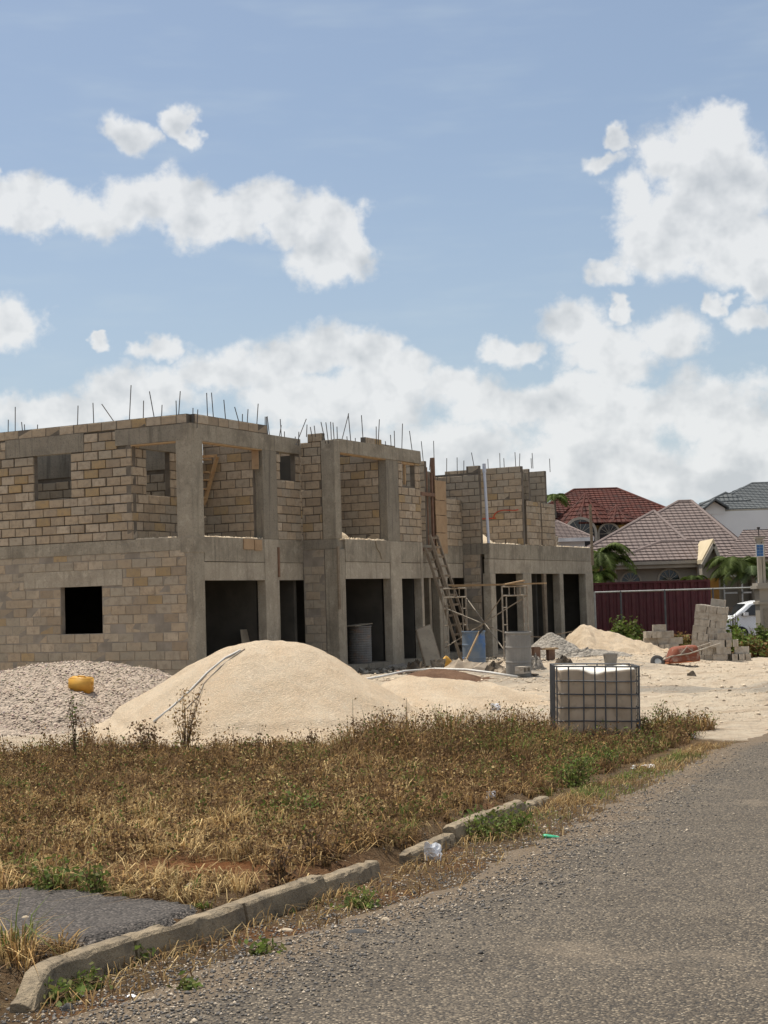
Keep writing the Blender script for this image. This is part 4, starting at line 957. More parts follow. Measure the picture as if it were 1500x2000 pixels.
panel('plywood_sheet', [F1f.P(2.35, 0.30, 0.2), F1f.P(3.0, 0.36, 0.2), F1f.P(3.15, 0.62, 1.15), F1f.P(2.6, 0.58, 1.15)], 0.015, 'plywood_grey', 'dark plywood sheet leaning inside the near house doorway')
mb = MB(); a, b = Vector(aty(1152.5, 985, 49.2)), Vector(aty(1157.5, 1104, 49.2)); mb.beam(b - a, (0, 0, 0), 0.085, 0.06, up=(0, 1, 0)); o = mb.build('timber_post', 'wood_old', loc=a); tag(o, 'upright timber nailed to the far slab corner', 'timber')
mb = MB(); pa = FR('F', k4, s4).P(0.10, 0.06, 3.29); mb.tube([(0, 0, 0), (-0.05, 0.05, 2.1)], 0.042, 12); mb.tube([(-0.05, 0.05, 2.1), (-0.052, 0.052, 2.36)], 0.055, 12); o = mb.build('plastic_pipe', 'pvc', loc=pa); tag(o, 'upright bluish white pipe at the far houses slab edge', 'pipe')

# ------------------------------------------------------------------ loose hollow blocks
def hollow_block():
    mb = MB(); L, Wd, H = 0.395, 0.148, 0.193
    mb.box((-L/2, -Wd/2, 0), (L/2, -Wd/2 + 0.03, H)); mb.box((-L/2, Wd/2 - 0.03, 0), (L/2, Wd/2, H))
    for x in (-L/2, -0.016, L/2 - 0.032): mb.box((x, -Wd/2 + 0.03, 0), (x + 0.032, Wd/2 - 0.03, H))
    me = mb.mesh('concrete_block'); me.materials.append(MATS['block_new']); return me
HB = hollow_block()
def hblock(M, label, group): 
    o = bpy.data.objects.new('concrete_block', HB); col.objects.link(o); o.matrix_world = M; return tag(o, label, 'block', group)
ORD = ['bottom', 'second', 'third', 'fourth', 'fifth', 'sixth', 'seventh', 'eighth', 'ninth']
def stack(base, yaw, lean, spec, what, grp):
    R = Matrix.Translation(base) @ Matrix.Rotation(lean, 4, Vector((math.sin(yaw), -math.cos(yaw), 0))) @ Matrix.Rotation(yaw, 4, 'Z')
    rows = {}
    for q in spec: rows.setdefault((int(round(q[2])), q[1] > 0.26), []).append(q)
    for (zi, rear), lst in rows.items():
        lst.sort(key=lambda q: (q[0], q[1])); m_ = len(lst)
        for i, (x, y, z, kind) in enumerate(lst):
            j = random.uniform(-0.012, 0.012); jr = random.uniform(-0.03, 0.03)
            M = R @ Matrix.Translation((x + j, y + j, z * 0.197)) @ Matrix.Rotation(jr + (math.pi/2 if kind == 'H' else 0), 4, 'Z')
            pos = 'only' if m_ == 1 else 'leftmost' if i == 0 else 'rightmost' if i == m_ - 1 else 'middle' if m_ == 3 else ['', 'second', 'third', 'fourth', 'fifth', 'sixth'][i]
            side = 'end-on' if kind == 'H' else 'lengthwise'
            hblock(M, '%s %s block, %s row, %s course of the %s' % (pos, side, 'rear' if rear else 'front', ORD[zi], what), grp)
spec = []
for z in range(8):
    if z % 2 == 0:
        for x in (0.2, 0.605): spec.append((x, 0.075, z, 'L'))
        for y in (0.27, 0.44, 0.61): spec.append((0.605, y, z, 'L'))
    else:
        for i in range(5): spec.append((0.08 + i * 0.157, 0.2, z, 'H'))
        for i in range(3, 5): spec.append((0.08 + i * 0.157, 0.6, z, 'H'))
for x in (0.2,):
    for y in (0.27, 0.44, 0.61): spec.append((x, y, 7.0 - 1, 'L'))
for i in range(3): spec.append((0.08 + i * 0.157, 0.6, 7, 'H'))
sb = Vector(aty(1347, 1289, 43.4)); sb.z = float(gheight(sb.x, sb.y)) - 0.03
stack(sb, math.radians(-24), math.radians(-8), spec, 'tall leaning stack', 'blocks of the tall leaning stack')
Rt = Matrix.Translation(sb) @ Matrix.Rotation(math.radians(-8), 4, Vector((math.sin(math.radians(-24)), -math.cos(math.radians(-24)), 0))) @ Matrix.Rotation(math.radians(-24), 4, 'Z')
hblock(Rt @ Matrix.Translation((0.55, 0.45, 8 * 0.197)), 'single hollow block on top of the tall leaning stack', 'blocks of the tall leaning stack')
spec = [(0.2, 0.07, 0, 'L'), (0.6, 0.07, 0, 'H'), (0.77, 0.07, 0, 'H'), (0.95, 0.07, 0, 'H'), (0.3, 0.09, 1, 'L'), (0.80, 0.09, 1, 'L'), (0.14, 0.1, 2, 'L'), (0.45, 0.15, 2, 'H'), (0.62, 0.1, 2, 'H'), (0.33, 0.1, 3, 'L'), (0.3, 0.3, 0, 'L'), (0.7, 0.32, 0, 'L'), (0.3, 0.3, 1, 'L'), (0.25, 0.32, 2, 'L')]
s2b = Vector(aty(1393, 1293, 42.9)); s2b.z = float(gheight(s2b.x, s2b.y)) - 0.02
stack(s2b, math.radians(-12), 0, spec, 'low stepped pile by the tall stack', 'blocks of the stepped pile')
spec = [(0.15, 0.1, 0, 'H'), (0.32, 0.1, 0, 'H'), (0.49, 0.1, 0, 'H'), (0.66, 0.1, 0, 'H'), (0.85, 0.1, 0, 'L'), (0.2, 0.1, 1, 'L'), (0.6, 0.1, 1, 'L'), (1.0, 0.15, 0.95, 'L'), (0.12, 0.12, 2, 'H'), (0.3, 0.12, 2, 'H'), (0.45, 0.12, 2, 'H'), (0.72, 0.12, 2, 'L'), (0.5, 0.14, 3, 'L')]
s3b = Vector(aty(1259, 1271, 46.0)); s3b.z = float(gheight(s3b.x, s3b.y)) - 0.02
stack(s3b, math.radians(4), 0, spec, 'small pile before the container', 'blocks of the small pile')
bp = Vector(aty(1022, 1322, 32.7)); bp.z = float(gheight(bp.x, bp.y)); hblock(Matrix.Translation(bp + Vector((0, 0, 0.15))) @ Matrix.Rotation(-0.5, 4, 'Z') @ Matrix.Rotation(math.pi/2, 4, 'X') @ Matrix.Rotation(math.pi/2, 4, 'Y') @ Matrix.Translation((0, 0, -0.1)), 'hollow block showing its two holes at the grey barrel', 'loose blocks')
for i, (u, w, hh, lab) in enumerate([(5.75, 0.5, 'L', 'leftmost loose block on the far open slab'), (6.25, 0.55, 'H', 'middle loose block on the far open slab'), (6.65, 0.5, 'H', 'rightmost loose block on the far open slab')]):
    p = FR('F', k4, s4).P(u, w, 3.303); hblock(Matrix.Translation(p) @ Matrix.Rotation(ROT['F'] + (math.pi/2 if hh == 'H' else 0.3), 4, 'Z') @ (Matrix.Rotation(math.pi/2, 4, 'Y') @ Matrix.Translation((-0.2, 0, 0)) if i else Matrix.Identity(4)), lab, 'loose blocks on slab')

# ------------------------------------------------------------------ overturned wheelbarrow
wbp = Vector(aty(1332, 1296, 39.8)); wbp.z = float(gheight(wbp.x, wbp.y))
wb = empty('wheelbarrow', wbp, math.radians(8), 'overturned rusty red wheelbarrow beside the tall block stack', 'wheelbarrow')
bm = bmesh.new(); bmesh.ops.create_cube(bm, size=1); bmesh.ops.bevel(bm, geom=bm.edges[:], offset=0.18, segments=4, affect='EDGES', profile=0.5)
for v in bm.verts:
    x, y, z = v.co; f = 1.0 - 0.28 * (z + 0.5)                                   # upside down: wide rim at the ground
    v.co = (x * 0.88 * f + (0.06 * (z + 0.5)), y * 0.62 * f, (z + 0.5) * 0.42 + 0.10 + 0.05 * x)
me = bpy.data.meshes.new('tray'); bm.to_mesh(me); bm.free(); me.materials.append(MATS['rust_red'])
for p in me.polygons: p.use_smooth = True
o = bpy.data.objects.new('tray', me); col.objects.link(o); o.parent = wb
mb = MB(); mb.lathe([(0.47, 0.0), (0.49, 0.015), (0.47, 0.03)], 24); mb.v = [(x, y * 0.7, z + 0.10 + 0.05 * x) for x, y, z in mb.v]; mb.build('tray_rim', 'rust_orange', wb)
for sgn in (-1, 1):
    mb = MB(); mb.tube([(-0.62, sgn*0.06, 0.14), (-0.35, sgn*0.22, 0.27), (0.1, sgn*0.34, 0.33), (0.42, sgn*0.35, 0.42), (0.92, sgn*0.36, 0.56)], 0.018, 8); mb.build('handle', 'pipe_steel', wb)
    mb = MB(); mb.tube([(-0.12, sgn*0.28, 0.31), (0.05, sgn*0.29, 0.5), (0.2, sgn*0.28, 0.38)], 0.014, 6); mb.build('leg', 'pipe_steel', wb)
mb = MB(); mb.lathe([(0.09, -0.04), (0.15, -0.045), (0.185, -0.03), (0.19, 0), (0.185, 0.03), (0.15, 0.045), (0.09, 0.04)], 22); mb.xform(Matrix.Translation((-0.68, -0.1, 0.13)) @ Matrix.Rotation(math.radians(62), 4, 'X')); wh = mb.build('wheel', 'dark_rubber', wb, smooth=True)
mb = MB(); mb.lathe([(0.0, -0.03), (0.09, -0.035), (0.1, 0), (0.09, 0.035), (0.0, 0.03)], 16); mb.xform(Matrix.Translation((-0.68, -0.1, 0.13)) @ Matrix.Rotation(math.radians(62), 4, 'X')); mb.build('rim', 'galv_light', wh)

# ------------------------------------------------------------------ jerrycan, hoses, buckets, boards and other site clutter
jp = surf_hit(158, 1350, 'gravel', 0.0)
jc = empty('jerrycan', jp, math.radians(-12), 'yellow jerrycan lying on the grey gravel heap', 'jerrycan'); jc.rotation_euler = (math.radians(8), math.radians(6), math.radians(-12))
bm = bmesh.new(); bmesh.ops.create_cube(bm, size=1); bmesh.ops.scale(bm, vec=(0.42, 0.22, 0.27), verts=bm.verts); bmesh.ops.bevel(bm, geom=bm.edges[:], offset=0.022, segments=3, affect='EDGES')
for v in bm.verts: v.co.z = v.co.z * (1 + 0.25 * v.co.x) + 0.12
me = bpy.data.meshes.new('body'); bm.to_mesh(me); bm.free(); me.materials.append(MATS['yellow_plastic']); [setattr(p, 'use_smooth', True) for p in me.polygons]
o = bpy.data.objects.new('body', me); col.objects.link(o); o.parent = jc
mb = MB(); mb.tube([(0.19, 0, 0.16), (0.235, 0, 0.17)], 0.028, 10); mb.build('cap', 'yellow_plastic', jc)
mb = MB(); mb.tube([(-0.08, 0, 0.24), (-0.05, 0, 0.275), (0.06, 0, 0.28), (0.1, 0, 0.25)], 0.014, 8); mb.build('handle', 'yellow_plastic', jc)
def px_tube(name, pxs, key, r, mat, label, cat, lift=0.012):
    p = [surf_hit(x, y, key, lift) for x, y in pxs]; mb = MB(); mb.tube([q - p[0] for q in p], r, 6); o = mb.build(name, mat, loc=p[0], smooth=True); return tag(o, label, cat)
px_tube('hose', [(470, 1270), (440, 1285), (405, 1315), (370, 1350), (335, 1382), (300, 1410)], 'big', 0.017, 'hose', 'straight pale hose running down the left flank of the large heap', 'hose')
px_tube('hose', [(478, 1268), (455, 1283), (430, 1303), (398, 1335), (388, 1360), (365, 1385)], 'big', 0.011, 'pipe_steel', 'thin dull cable beside the pale hose on the large heap', 'cable')
def g_tube(name, pxs, Y, r, mat, label, cat, dz=0.03):
    p = []
    for x, y in pxs:
        z = 0.0
        for _ in range(25): q = onz(x, y, z); z = float(gheight(q[0], q[1])) + dz
        p.append(Vector(q))
    mb = MB(); mb.tube([q - p[0] for q in p], r, 6); return tag(mb.build(name, mat, loc=p[0], smooth=True), label, cat)
g_tube('plastic_conduit', [(690, 1330), (740, 1322), (790, 1311), (850, 1306), (910, 1308), (960, 1314), (1010, 1322)], 0, 0.025, 'hose', 'long pale conduit curving over the ground before the second house', 'pipe', 0.2)
def on_ground(x, y, dz=0.0):
    z = 0.0
    for _ in range(30): q = onz(x, y, z); z = float(gheight(q[0], q[1])) + dz
    return Vector(q)
def board(pxa, pxb, w, th, mat, label, za=0.03, zb=0.03):
    a = on_ground(*pxa, za); b = on_ground(*pxb, zb); mb = MB(); mb.beam((0, 0, 0), b - a, w, th); tag(mb.build('plank', mat, loc=a), label, 'plank', 'loose boards on the site')
for args in [((700, 1305), (745, 1300), 0.14, 0.03, 'wood_old', 'board lying at the foot of the second house corner'), ((742, 1312), (800, 1304), 0.10, 0.03, 'wood_old', 'board lying before the second house wide doorway'), ((770, 1302), (815, 1308), 0.09, 0.03, 'wood_old', 'board lying before the second house middle column'),
             ((658, 1308), (702, 1318), 0.10, 0.03, 'wood_new', 'pale board at the right foot of the large heap'), ((868, 1290), (912, 1283), 0.10, 0.03, 'wood_old', 'board lying left of the blue barrel'), ((1010, 1310), (1048, 1318), 0.10, 0.03, 'wood_old', 'board lying right of the grey barrel'),
             ((952, 1300), (985, 1290), 0.12, 0.04, 'wood_old', 'board lying between the two barrels')]: board(*args)
def dirt_lump(x, y, r, h, mat, label, cat, name='debris', asp=1.0, seed=None):
    p = on_ground(x, y); o = lump(name, (0, 0, -0.02), r * asp, r, h, mat, n=15, m=6, seed=seed or int(x), rough=0.28, p=1.6, fine=0.16 * h); o.location = p; tag(o, label, cat)
    o.data.polygons.foreach_set('use_smooth', [False] * len(o.data.polygons))
dirt_lump(815, 1310, 0.30, 0.25, 'dark_debris', 'dark wet lump beside the brown sand heap', 'debris'); dirt_lump(908, 1311, 0.5, 0.28, 'bag', 'brown sack lying in front of the blue barrel', 'sack', 'sack', 1.5)
dirt_lump(967, 1313, 0.26, 0.22, 'dark_debris', 'dark rock lump left of the grey barrel', 'rock', 'rock'); dirt_lump(978, 1318, 0.22, 0.16, 'bag', 'small sack at the foot of the grey barrel', 'sack', 'sack'); dirt_lump(1046, 1310, 0.28, 0.35, 'grey_rubble', 'grey rubble lump right of the grey barrel', 'rubble', 'rubble_lump')
dirt_lump(1345, 1318, 0.14, 0.12, 'marl', 'pale stone before the wheelbarrow', 'stone', 'stone'); dirt_lump(1352, 1322, 0.12, 0.14, 'dark_debris', 'brown stone before the wheelbarrow', 'stone', 'stone'); dirt_lump(1290, 1317, 0.1, 0.1, 'dark_rubber', 'black scrap left of the wheelbarrow', 'debris')
for args in [((690, 1300), (735, 1312), 0.12, 0.04, 'wood_old', 'dark board beside the second house corner column'), ((815, 1300), (868, 1303), 0.10, 0.03, 'wood_old', 'board before the second house narrow doorway'), ((760, 1296), (782, 1316), 0.08, 0.04, 'wood_red', 'reddish board pointing out from the second house'), ((640, 1290), (668, 1302), 0.12, 0.05, 'wood_red', 'rusty board at the foot of the second house side wall')]: board(*args)
dirt_lump(785, 1292, 0.5, 0.3, 'grey_rubble', 'grey rubble piled at the second house column', 'rubble', 'rubble_lump', 1.3); dirt_lump(735, 1303, 0.6, 0.14, 'grey_rubble', 'flat rubble before the second house wide doorway', 'rubble', 'rubble_lump', 1.6)
dirt_lump(1150, 1283, 0.7, 0.22, 'grey_rubble', 'flattened grey cement spill behind the tote', 'rubble', 'rubble_lump', 1.8); dirt_lump(1100, 1298, 0.22, 0.22, 'dark_debris', 'torn dark bag standing behind the tote', 'bag', 'bag')
yb = on_ground(872, 1308); o = lump('yellow_bag', (0, 0, -0.02), 0.22, 0.15, 0.36, 'yellow_plastic', n=14, m=5, seed=3, rough=0.3, p=1.6); o.location = yb; tag(o, 'crumpled yellow bag left of the blue barrel', 'bag')
def bucket(x, y, r, h, mat, label, dz=0):
    p = on_ground(x, y); o = empty('bucket', p, 0, label, 'bucket')
    MB().lathe([(0, 0), (r*0.78, 0), (r, h), (r*1.06, h), (r*1.06, h - 0.03), (r*1.01, h - 0.03)], 20).build('body', mat, o); MB().lathe([(r*0.97, h - 0.005), (r*0.76, 0.02), (0, 0.02)], 20).build('inside', mat, o)
    mb = MB(); mb.tube([(r*1.05*math.cos(a), r*1.05*math.sin(a)*0.55 - 0.1, h - 0.02 - 0.18*math.sin(a)) for a in np.linspace(0, math.pi, 9)], 0.005, 5); mb.build('handle', 'galv', o)
bucket(1193, 1306, 0.17, 0.36, 'barrel_grey', 'grey bucket standing behind the tote'); bucket(856, 1312, 0.18, 0.3, 'grey_rubble', 'cement caked bucket before the leaning panel')
# bench of planks near the grey barrel
bb = on_ground(1064, 1290); bn = empty('timber_bench', bb, math.radians(14), 'low timber bench right of the grey barrel', 'bench')
mb = MB(); mb.box((-0.1, -0.14, 0.28), (0.34, 0.14, 0.32)); mb.build('top', 'wood_new', bn)
for xx in (-0.32, 0.08): mb = MB(); mb.box((xx, -0.11, -0.02), (xx + 0.17, 0.11, 0.279 if xx > 0 else 0.36)); mb.build('leg', 'wood_red', bn)
# scrap timber pile
for i in range(16):
    a = on_ground(random.uniform(1058, 1115), random.uniform(1258, 1278), 0.0); q = Vector((random.uniform(0.5, 1.3), random.uniform(-0.3, 0.5), random.uniform(-0.3, 0.25)))
    a.z += 0.22 + 0.35 * max(0, 1 - abs(i - 6) / 8); mb = MB(); mb.beam(-q * 0.5, q * 0.5, random.uniform(0.04, 0.12), 0.03)
    tag(mb.build('scrap_plank', random.choice(['wood_old', 'wood_red', 'wood_old', 'wood_new']), loc=a), 'short board in the scrap timber pile before the far houses', 'plank', 'scrap timber pile')
mb = MB(); a = on_ground(1108, 1270); mb.beam((0, 0, 0.1), (-0.14, 0.1, 0.75), 0.06, 0.05); tag(mb.build('scrap_post', 'wood_old', loc=a), 'short timber standing up out of the scrap timber pile', 'timber')
# boulders and rubble as countable stones along the site edge, plus loose chippings
x = RNG.uniform(-1, 11, 22000); y = RNG.uniform(25, 46, 22000); k = (marl_mask(x, y) > 0.5) & (RNG.random(len(x)) < 0.08 + ss(-0.1, 0.7, wobble(x * 0.5, y * 1.6, 1.1))); x, y = x[k], y[k]
cc = np.array([0.60, 0.49, 0.36])[None] * RNG.uniform(0.55, 1.15, (len(x), 1))
o = stones('marl_chippings', np.stack([x, y, gheight(x, y) + 0.005], -1), 0.010 + 0.045 * RNG.random(len(x)) ** 3.5, 'stone_attr', cols=cc); tag(o, 'loose limestone chippings over the marl yard', 'gravel', kind='stuff')
# broken block and cement rubble along the foot of the second house
N = 900; kk = RNG.uniform(4.6, 11.5, N); sd_ = -0.9 - np.abs(RNG.normal(0, 0.75, N)) - 0.2 * (kk < 5.2); x = C1[0] + TV[0]*kk + SVc[0]*sd_; y = C1[1] + TV[1]*kk + SVc[1]*sd_
cc = np.where(RNG.random((N, 1)) < 0.6, np.array([[0.24, 0.215, 0.175]]), np.array([[0.10, 0.085, 0.065]])) * RNG.uniform(0.6, 1.4, (N, 1))
o = stones('rubble', np.stack([x, y, gheight(x, y) + 0.01], -1), 0.02 + 0.12 * RNG.random(N) ** 3, 'stone_attr', cols=cc); tag(o, 'broken rubble strewn along the foot of the second house', 'rubble', kind='stuff')
# loose gravel along the road edge and in front of the kerb
N = 13000; y = RNG.uniform(6.6, 22, N) ** 1.0; y = 6.6 + (y - 6.6) * RNG.random(N) ** 0.7; x = edge_x(y) + RNG.normal(0.15, 0.45, N); zz = gheight(x, y) + np.where(x > edge_x(y) + 0.1, 0.013, 0.0)
cc = np.where(RNG.random((N, 1)) < 0.35, np.array([[0.36, 0.30, 0.23]]), np.array([[0.13, 0.12, 0.11]])) * RNG.uniform(0.6, 1.4, (N, 1))
o = stones('gravel', np.stack([x, y, zz + 0.002], -1), RNG.uniform(0.004, 0.013, N) * np.where(RNG.random(N) < 0.05, 1.8, 1), 'stone_attr', cols=cc); tag(o, 'loose chippings along the ragged road edge', 'gravel', kind='stuff')
N = 7000; x = RNG.uniform(-1.6, 3, N); y = RNG.uniform(6.6, 13, N); k = x > edge_x(y); x, y = x[k], y[k]; cc = np.where(RNG.random((len(x), 1)) < 0.5, np.array([[0.33, 0.29, 0.23]]), np.array([[0.16, 0.145, 0.13]])) * RNG.uniform(0.6, 1.3, (len(x), 1))
o = stones('gravel', np.stack([x, y, gheight(x, y) + 0.012], -1), RNG.uniform(0.003, 0.008, len(x)), 'stone_attr', cols=cc); tag(o, 'fine loose stones on the near asphalt', 'gravel', kind='stuff')
def single_stone(x, y, r, mat, label, flat=0.6, name='stone', cat='stone'):
    p = on_ground(x, y); o = lump(name, (0, 0, -0.01), r, r * 0.8, r * flat * 1.6, mat, n=9, m=4, seed=int(x + y), rough=0.25, p=2.4); o.location = p; tag(o, label, cat)
pmat('stone_pale', (0.50, 0.41, 0.30), (0.40, 0.32, 0.22), 20, 0.9, 0.5, 60); pmat('stone_dark', (0.07, 0.068, 0.065), (0.05, 0.05, 0.05), 20, 0.9, 0.5, 60)
for (x, y, r, m, l) in [(50, 1800, 0.04, 'stone_pale', 'small tan stone on the dark footway patch'), (372, 1742, 0.06, 'stone_pale', 'tan stone on the bare soil behind the kerb'), (298, 1742, 0.035, 'stone_pale', 'pale stone on the bare soil left of the tan stone'), (228, 1740, 0.022, 'stone_pale', 'tiny pale stone by the green tuft'),
                        (558, 1817, 0.055, 'stone_pale', 'flat pale stone before the kerb'), (256, 1946, 0.045, 'white_paper', 'flat white scrap on the gravel shoulder'), (700, 1825, 0.10, 'stone_dark', 'flat black scrap on the road edge'), (134, 1974, 0.04, 'stone_dark', 'black stone below the kerb end'), (521, 1798, 0.035, 'stone_pale', 'small pale stone at the kerb foot'),
                        (752, 1801, 0.035, 'stone_pale', 'pale stone on the shoulder past the black scrap'), (709, 1754, 0.03, 'white_paper', 'tiny white scrap on the weedy shoulder')]:
    single_stone(x, y, r, m, l, 0.25 if 'flat' in l else 0.7)
# litter
def crumple(x, y, w, h, mat, label, cat, seed, name='paper', flat=1.0):
    r = np.random.default_rng(seed); n = 7; p = on_ground(x, y); V = []
    for i in range(n):
        for j in range(n): V.append(((i/(n-1)-.5)*w + r.normal()*w*.05, r.normal()*w*.05 + 0.22*w*math.sin(i*0.9 + 0.5*j), max(0.004, j/(n-1)*h + r.normal()*h*.08)*1.0))
    F_ = [(i*n+j, (i+1)*n+j, (i+1)*n+j+1, i*n+j+1) for i in range(n-1) for j in range(n-1)]; mb = MB(); mb.add(V, F_); o = mb.build(name, mat, loc=p); md = o.modifiers.new('t', 'SOLIDIFY'); md.thickness = 0.002; tag(o, label, cat)
crumple(846, 1682, 0.125, 0.13, 'white_paper', 'crumpled white paper by the kerb', 'litter', 2); crumple(1258, 1502, 0.26, 0.05, 'white_paper', 'flattened white bag on the grass edge right of the tote', 'litter', 3); crumple(1240, 1426, 0.22, 0.09, 'white_paper', 'white scrap at the right foot of the tote', 'litter', 4); crumple(968, 1388, 0.16, 0.13, 'white_paper', 'pale plastic scrap on the marl left of the tote', 'litter', 5); crumple(1347, 1442, 0.16, 0.08, 'white_paper', 'grey white scrap at the grass tip near the road', 'litter', 6); crumple(960, 1560, 0.09, 0.07, 'white_paper', 'small white ball of paper beyond the kerb', 'litter', 8)
mb = MB(); mb.lathe([(0, 0), (0.024, 0.004), (0.03, 0.02), (0.03, 0.12), (0.012, 0.155), (0.012, 0.175), (0, 0.175)], 12); mb.xform(Matrix.Rotation(math.radians(100), 4, 'Y') @ Matrix.Diagonal((0.55, 1, 1, 1))); o = mb.build('crushed_bottle', 'green_plastic', loc=on_ground(1060, 1632, 0.02), smooth=True); tag(o, 'crushed green plastic bottle on the road edge', 'bottle')
for i, (x0, y0, x1, y1) in enumerate([(980, 1584, 1014, 1583), (1030, 1547, 1070, 1541)]):
    pass

# ------------------------------------------------------------------ beyond the site: fence, container, houses
fence = empty('chain_link_fence', (8, 49.5, -0.3), 0, 'chain link fence with pale top rail before the maroon container', 'fence')
FY = 49.5; fpx = [1161, 1212, 1298, 1392, 1480, 1560]
ft = [Vector(aty(x, 1157 - (x - 1161) * 0.03, FY)) for x in fpx]; fb0 = [-0.45] * len(ft)
for p in ft: mb = MB(); mb.tube([(p.x, p.y, -0.5), (p.x, p.y, p.z + 0.02)], 0.03, 8); attach(mb.build('post', 'galv_light' if p is ft[0] else 'galv'), fence)
mb = MB(); mb.tube(ft, 0.026, 8); attach(mb.build('top_rail', 'galv_light'), fence)
V, Fl = [], []
x0, x1, zb, zt = ft[0].x, ft[-1].x, -0.4, ft[0].z
def wire(xa, za, xb, zb_):
    b = len(V); t = 0.0016
    V.extend([(xa, FY + 0.03, za - t), (xb, FY + 0.03, zb_ - t), (xb, FY + 0.03, zb_ + t), (xa, FY + 0.03, za + t)]); Fl.extend([b, b+1, b+2, b+3])
hh = zt - zb
for i in np.arange(x0 - hh, x1, 0.09):
    a, b = max(i, x0), min(i + hh, x1)
    wire(a, zb + (a - i), b, zb + (b - i)); wire(a, zt - (a - i), b, zt - (b - i))
attach(npmesh('wire_mesh', np.array(V), Fl, np.full(len(Fl)//4, 4), 'galv'), fence)

pmat('container_red', (0.08, 0.011, 0.015), (0.063, 0.009, 0.012), 2, 0.55, c3=(0.14, 0.05, 0.035), f3=0.35, s3=6, spec=0.35)
ct = empty('shipping_container', (9.2, 58, -0.42), math.radians(-1.5), 'maroon corrugated shipping container behind the fence', 'container')
CL, CH, CW = 6.06, 2.59, 2.44; ctx = float(aty(1385, 1130, 58)[0]) - CL; ct.location.x = ctx
def corrug(mb, p0, dx, dn, L, z0, z1, pitch=0.278, dep=0.045):
    prof = []; x = 0.0
    while x < L - 1e-3:
        for a, d in ((0, 0), (0.28, 0), (0.42, 1), (0.72, 1), (0.86, 0)):
            if x + a * pitch < L: prof.append((x + a * pitch, d * dep))
        x += pitch
    prof.append((L, 0)); vs = [p0 + dx * u + dn * w + Vector((0, 0, z)) for z in (z0, z1) for u, w in prof]; n = len(prof)
    mb.add(vs, [(i, i+1, n+i+1, n+i) for i in range(n-1)])
mb = MB(); corrug(mb, Vector((0.1, 0.03, 0)), Vector((1, 0, 0)), Vector((0, 1, 0)), CL - 0.2, 0.14, CH - 0.08); mb.build('side_panel', 'container_red', ct, fix=False)
mb = MB(); corrug(mb, Vector((CL - 0.03, 0.1, 0)), Vector((0, 1, 0)), Vector((-1, 0, 0)), CW - 0.2, 0.14, CH - 0.08, 0.22); mb.build('end_panel', 'container_red', ct, fix=False)
mb = MB(); mb.box((0, 0, 0), (CL, 0.12, 0.14)); mb.box((0, 0, CH - 0.08), (CL, 0.1, CH)); mb.box((CL - 0.1, 0.13, CH - 0.085), (CL + 0.003, CW, CH - 0.005)); mb.build('rail', 'container_red', ct)
for xx in (0.0, CL - 0.1): mb = MB(); mb.box((xx - 0.004, -0.006, 0.02), (xx + 0.104, 0.1, CH - 0.06)); mb.build('corner_post', 'container_red', ct)
mb = MB(); mb.box((0.02, 0.1, CH - 0.06), (CL - 0.11, CW, CH - 0.03)); mb.box((0.03, 0.3, 0.1), (CL - 0.15, CW, 0.14)); mb.box((0.05, CW - 0.06, 0.14), (CL - 0.1, CW, CH - 0.06)); mb.build('roof', 'container_red', ct)

def tilemat(name, c1, c2, c3, f3=0.5, wave=0.25):
    m = bpy.data.materials.new(name); m.use_nodes = True; T = NT(m.node_tree); bs = T.n['Principled BSDF']
    uv = T.n.new('ShaderNodeUVMap').outputs[0]; v = T.n.new('ShaderNodeNewGeometry').outputs['Position']
    wv = T.n.new('ShaderNodeTexWave'); wv.wave_type = 'BANDS'; wv.bands_direction = 'X'; T.l.new(uv, wv.inputs['Vector']); wv.inputs['Scale'].default_value = 1 / wave / 2 * 0.62; wv.inputs['Distortion'].default_value = 0
    c = T.mix(T.sstep(T.noise(v, 0.9, 6, 0.65), 0.35, 0.65), c1, c2)
    c = T.mix(T.math('MULTIPLY', T.sstep(T.noise(v, 3.0, 6, 0.7), 0.45, 0.7), f3), c, c3)
    T.l.new(c, bs.inputs['Base Color']); bs.inputs['Roughness'].default_value = 0.75; bs.inputs['Specular IOR Level'].default_value = 0.2
    b = T.n.new('ShaderNodeBump'); b.inputs['Strength'].default_value = 0.9; b.inputs['Distance'].default_value = 0.07; T.l.new(wv.outputs['Fac'], b.inputs['Height']); T.l.new(b.outputs[0], bs.inputs['Normal']); MATS[name] = m
tilemat('tile_taupe', (0.175, 0.135, 0.122), (0.15, 0.117, 0.107), (0.20, 0.165, 0.15))
tilemat('tile_red', (0.095, 0.026, 0.017), (0.072, 0.021, 0.015), (0.028, 0.018, 0.015), 0.85)
tilemat('tile_grey', (0.115, 0.125, 0.13), (0.095, 0.105, 0.11), (0.15, 0.155, 0.15))
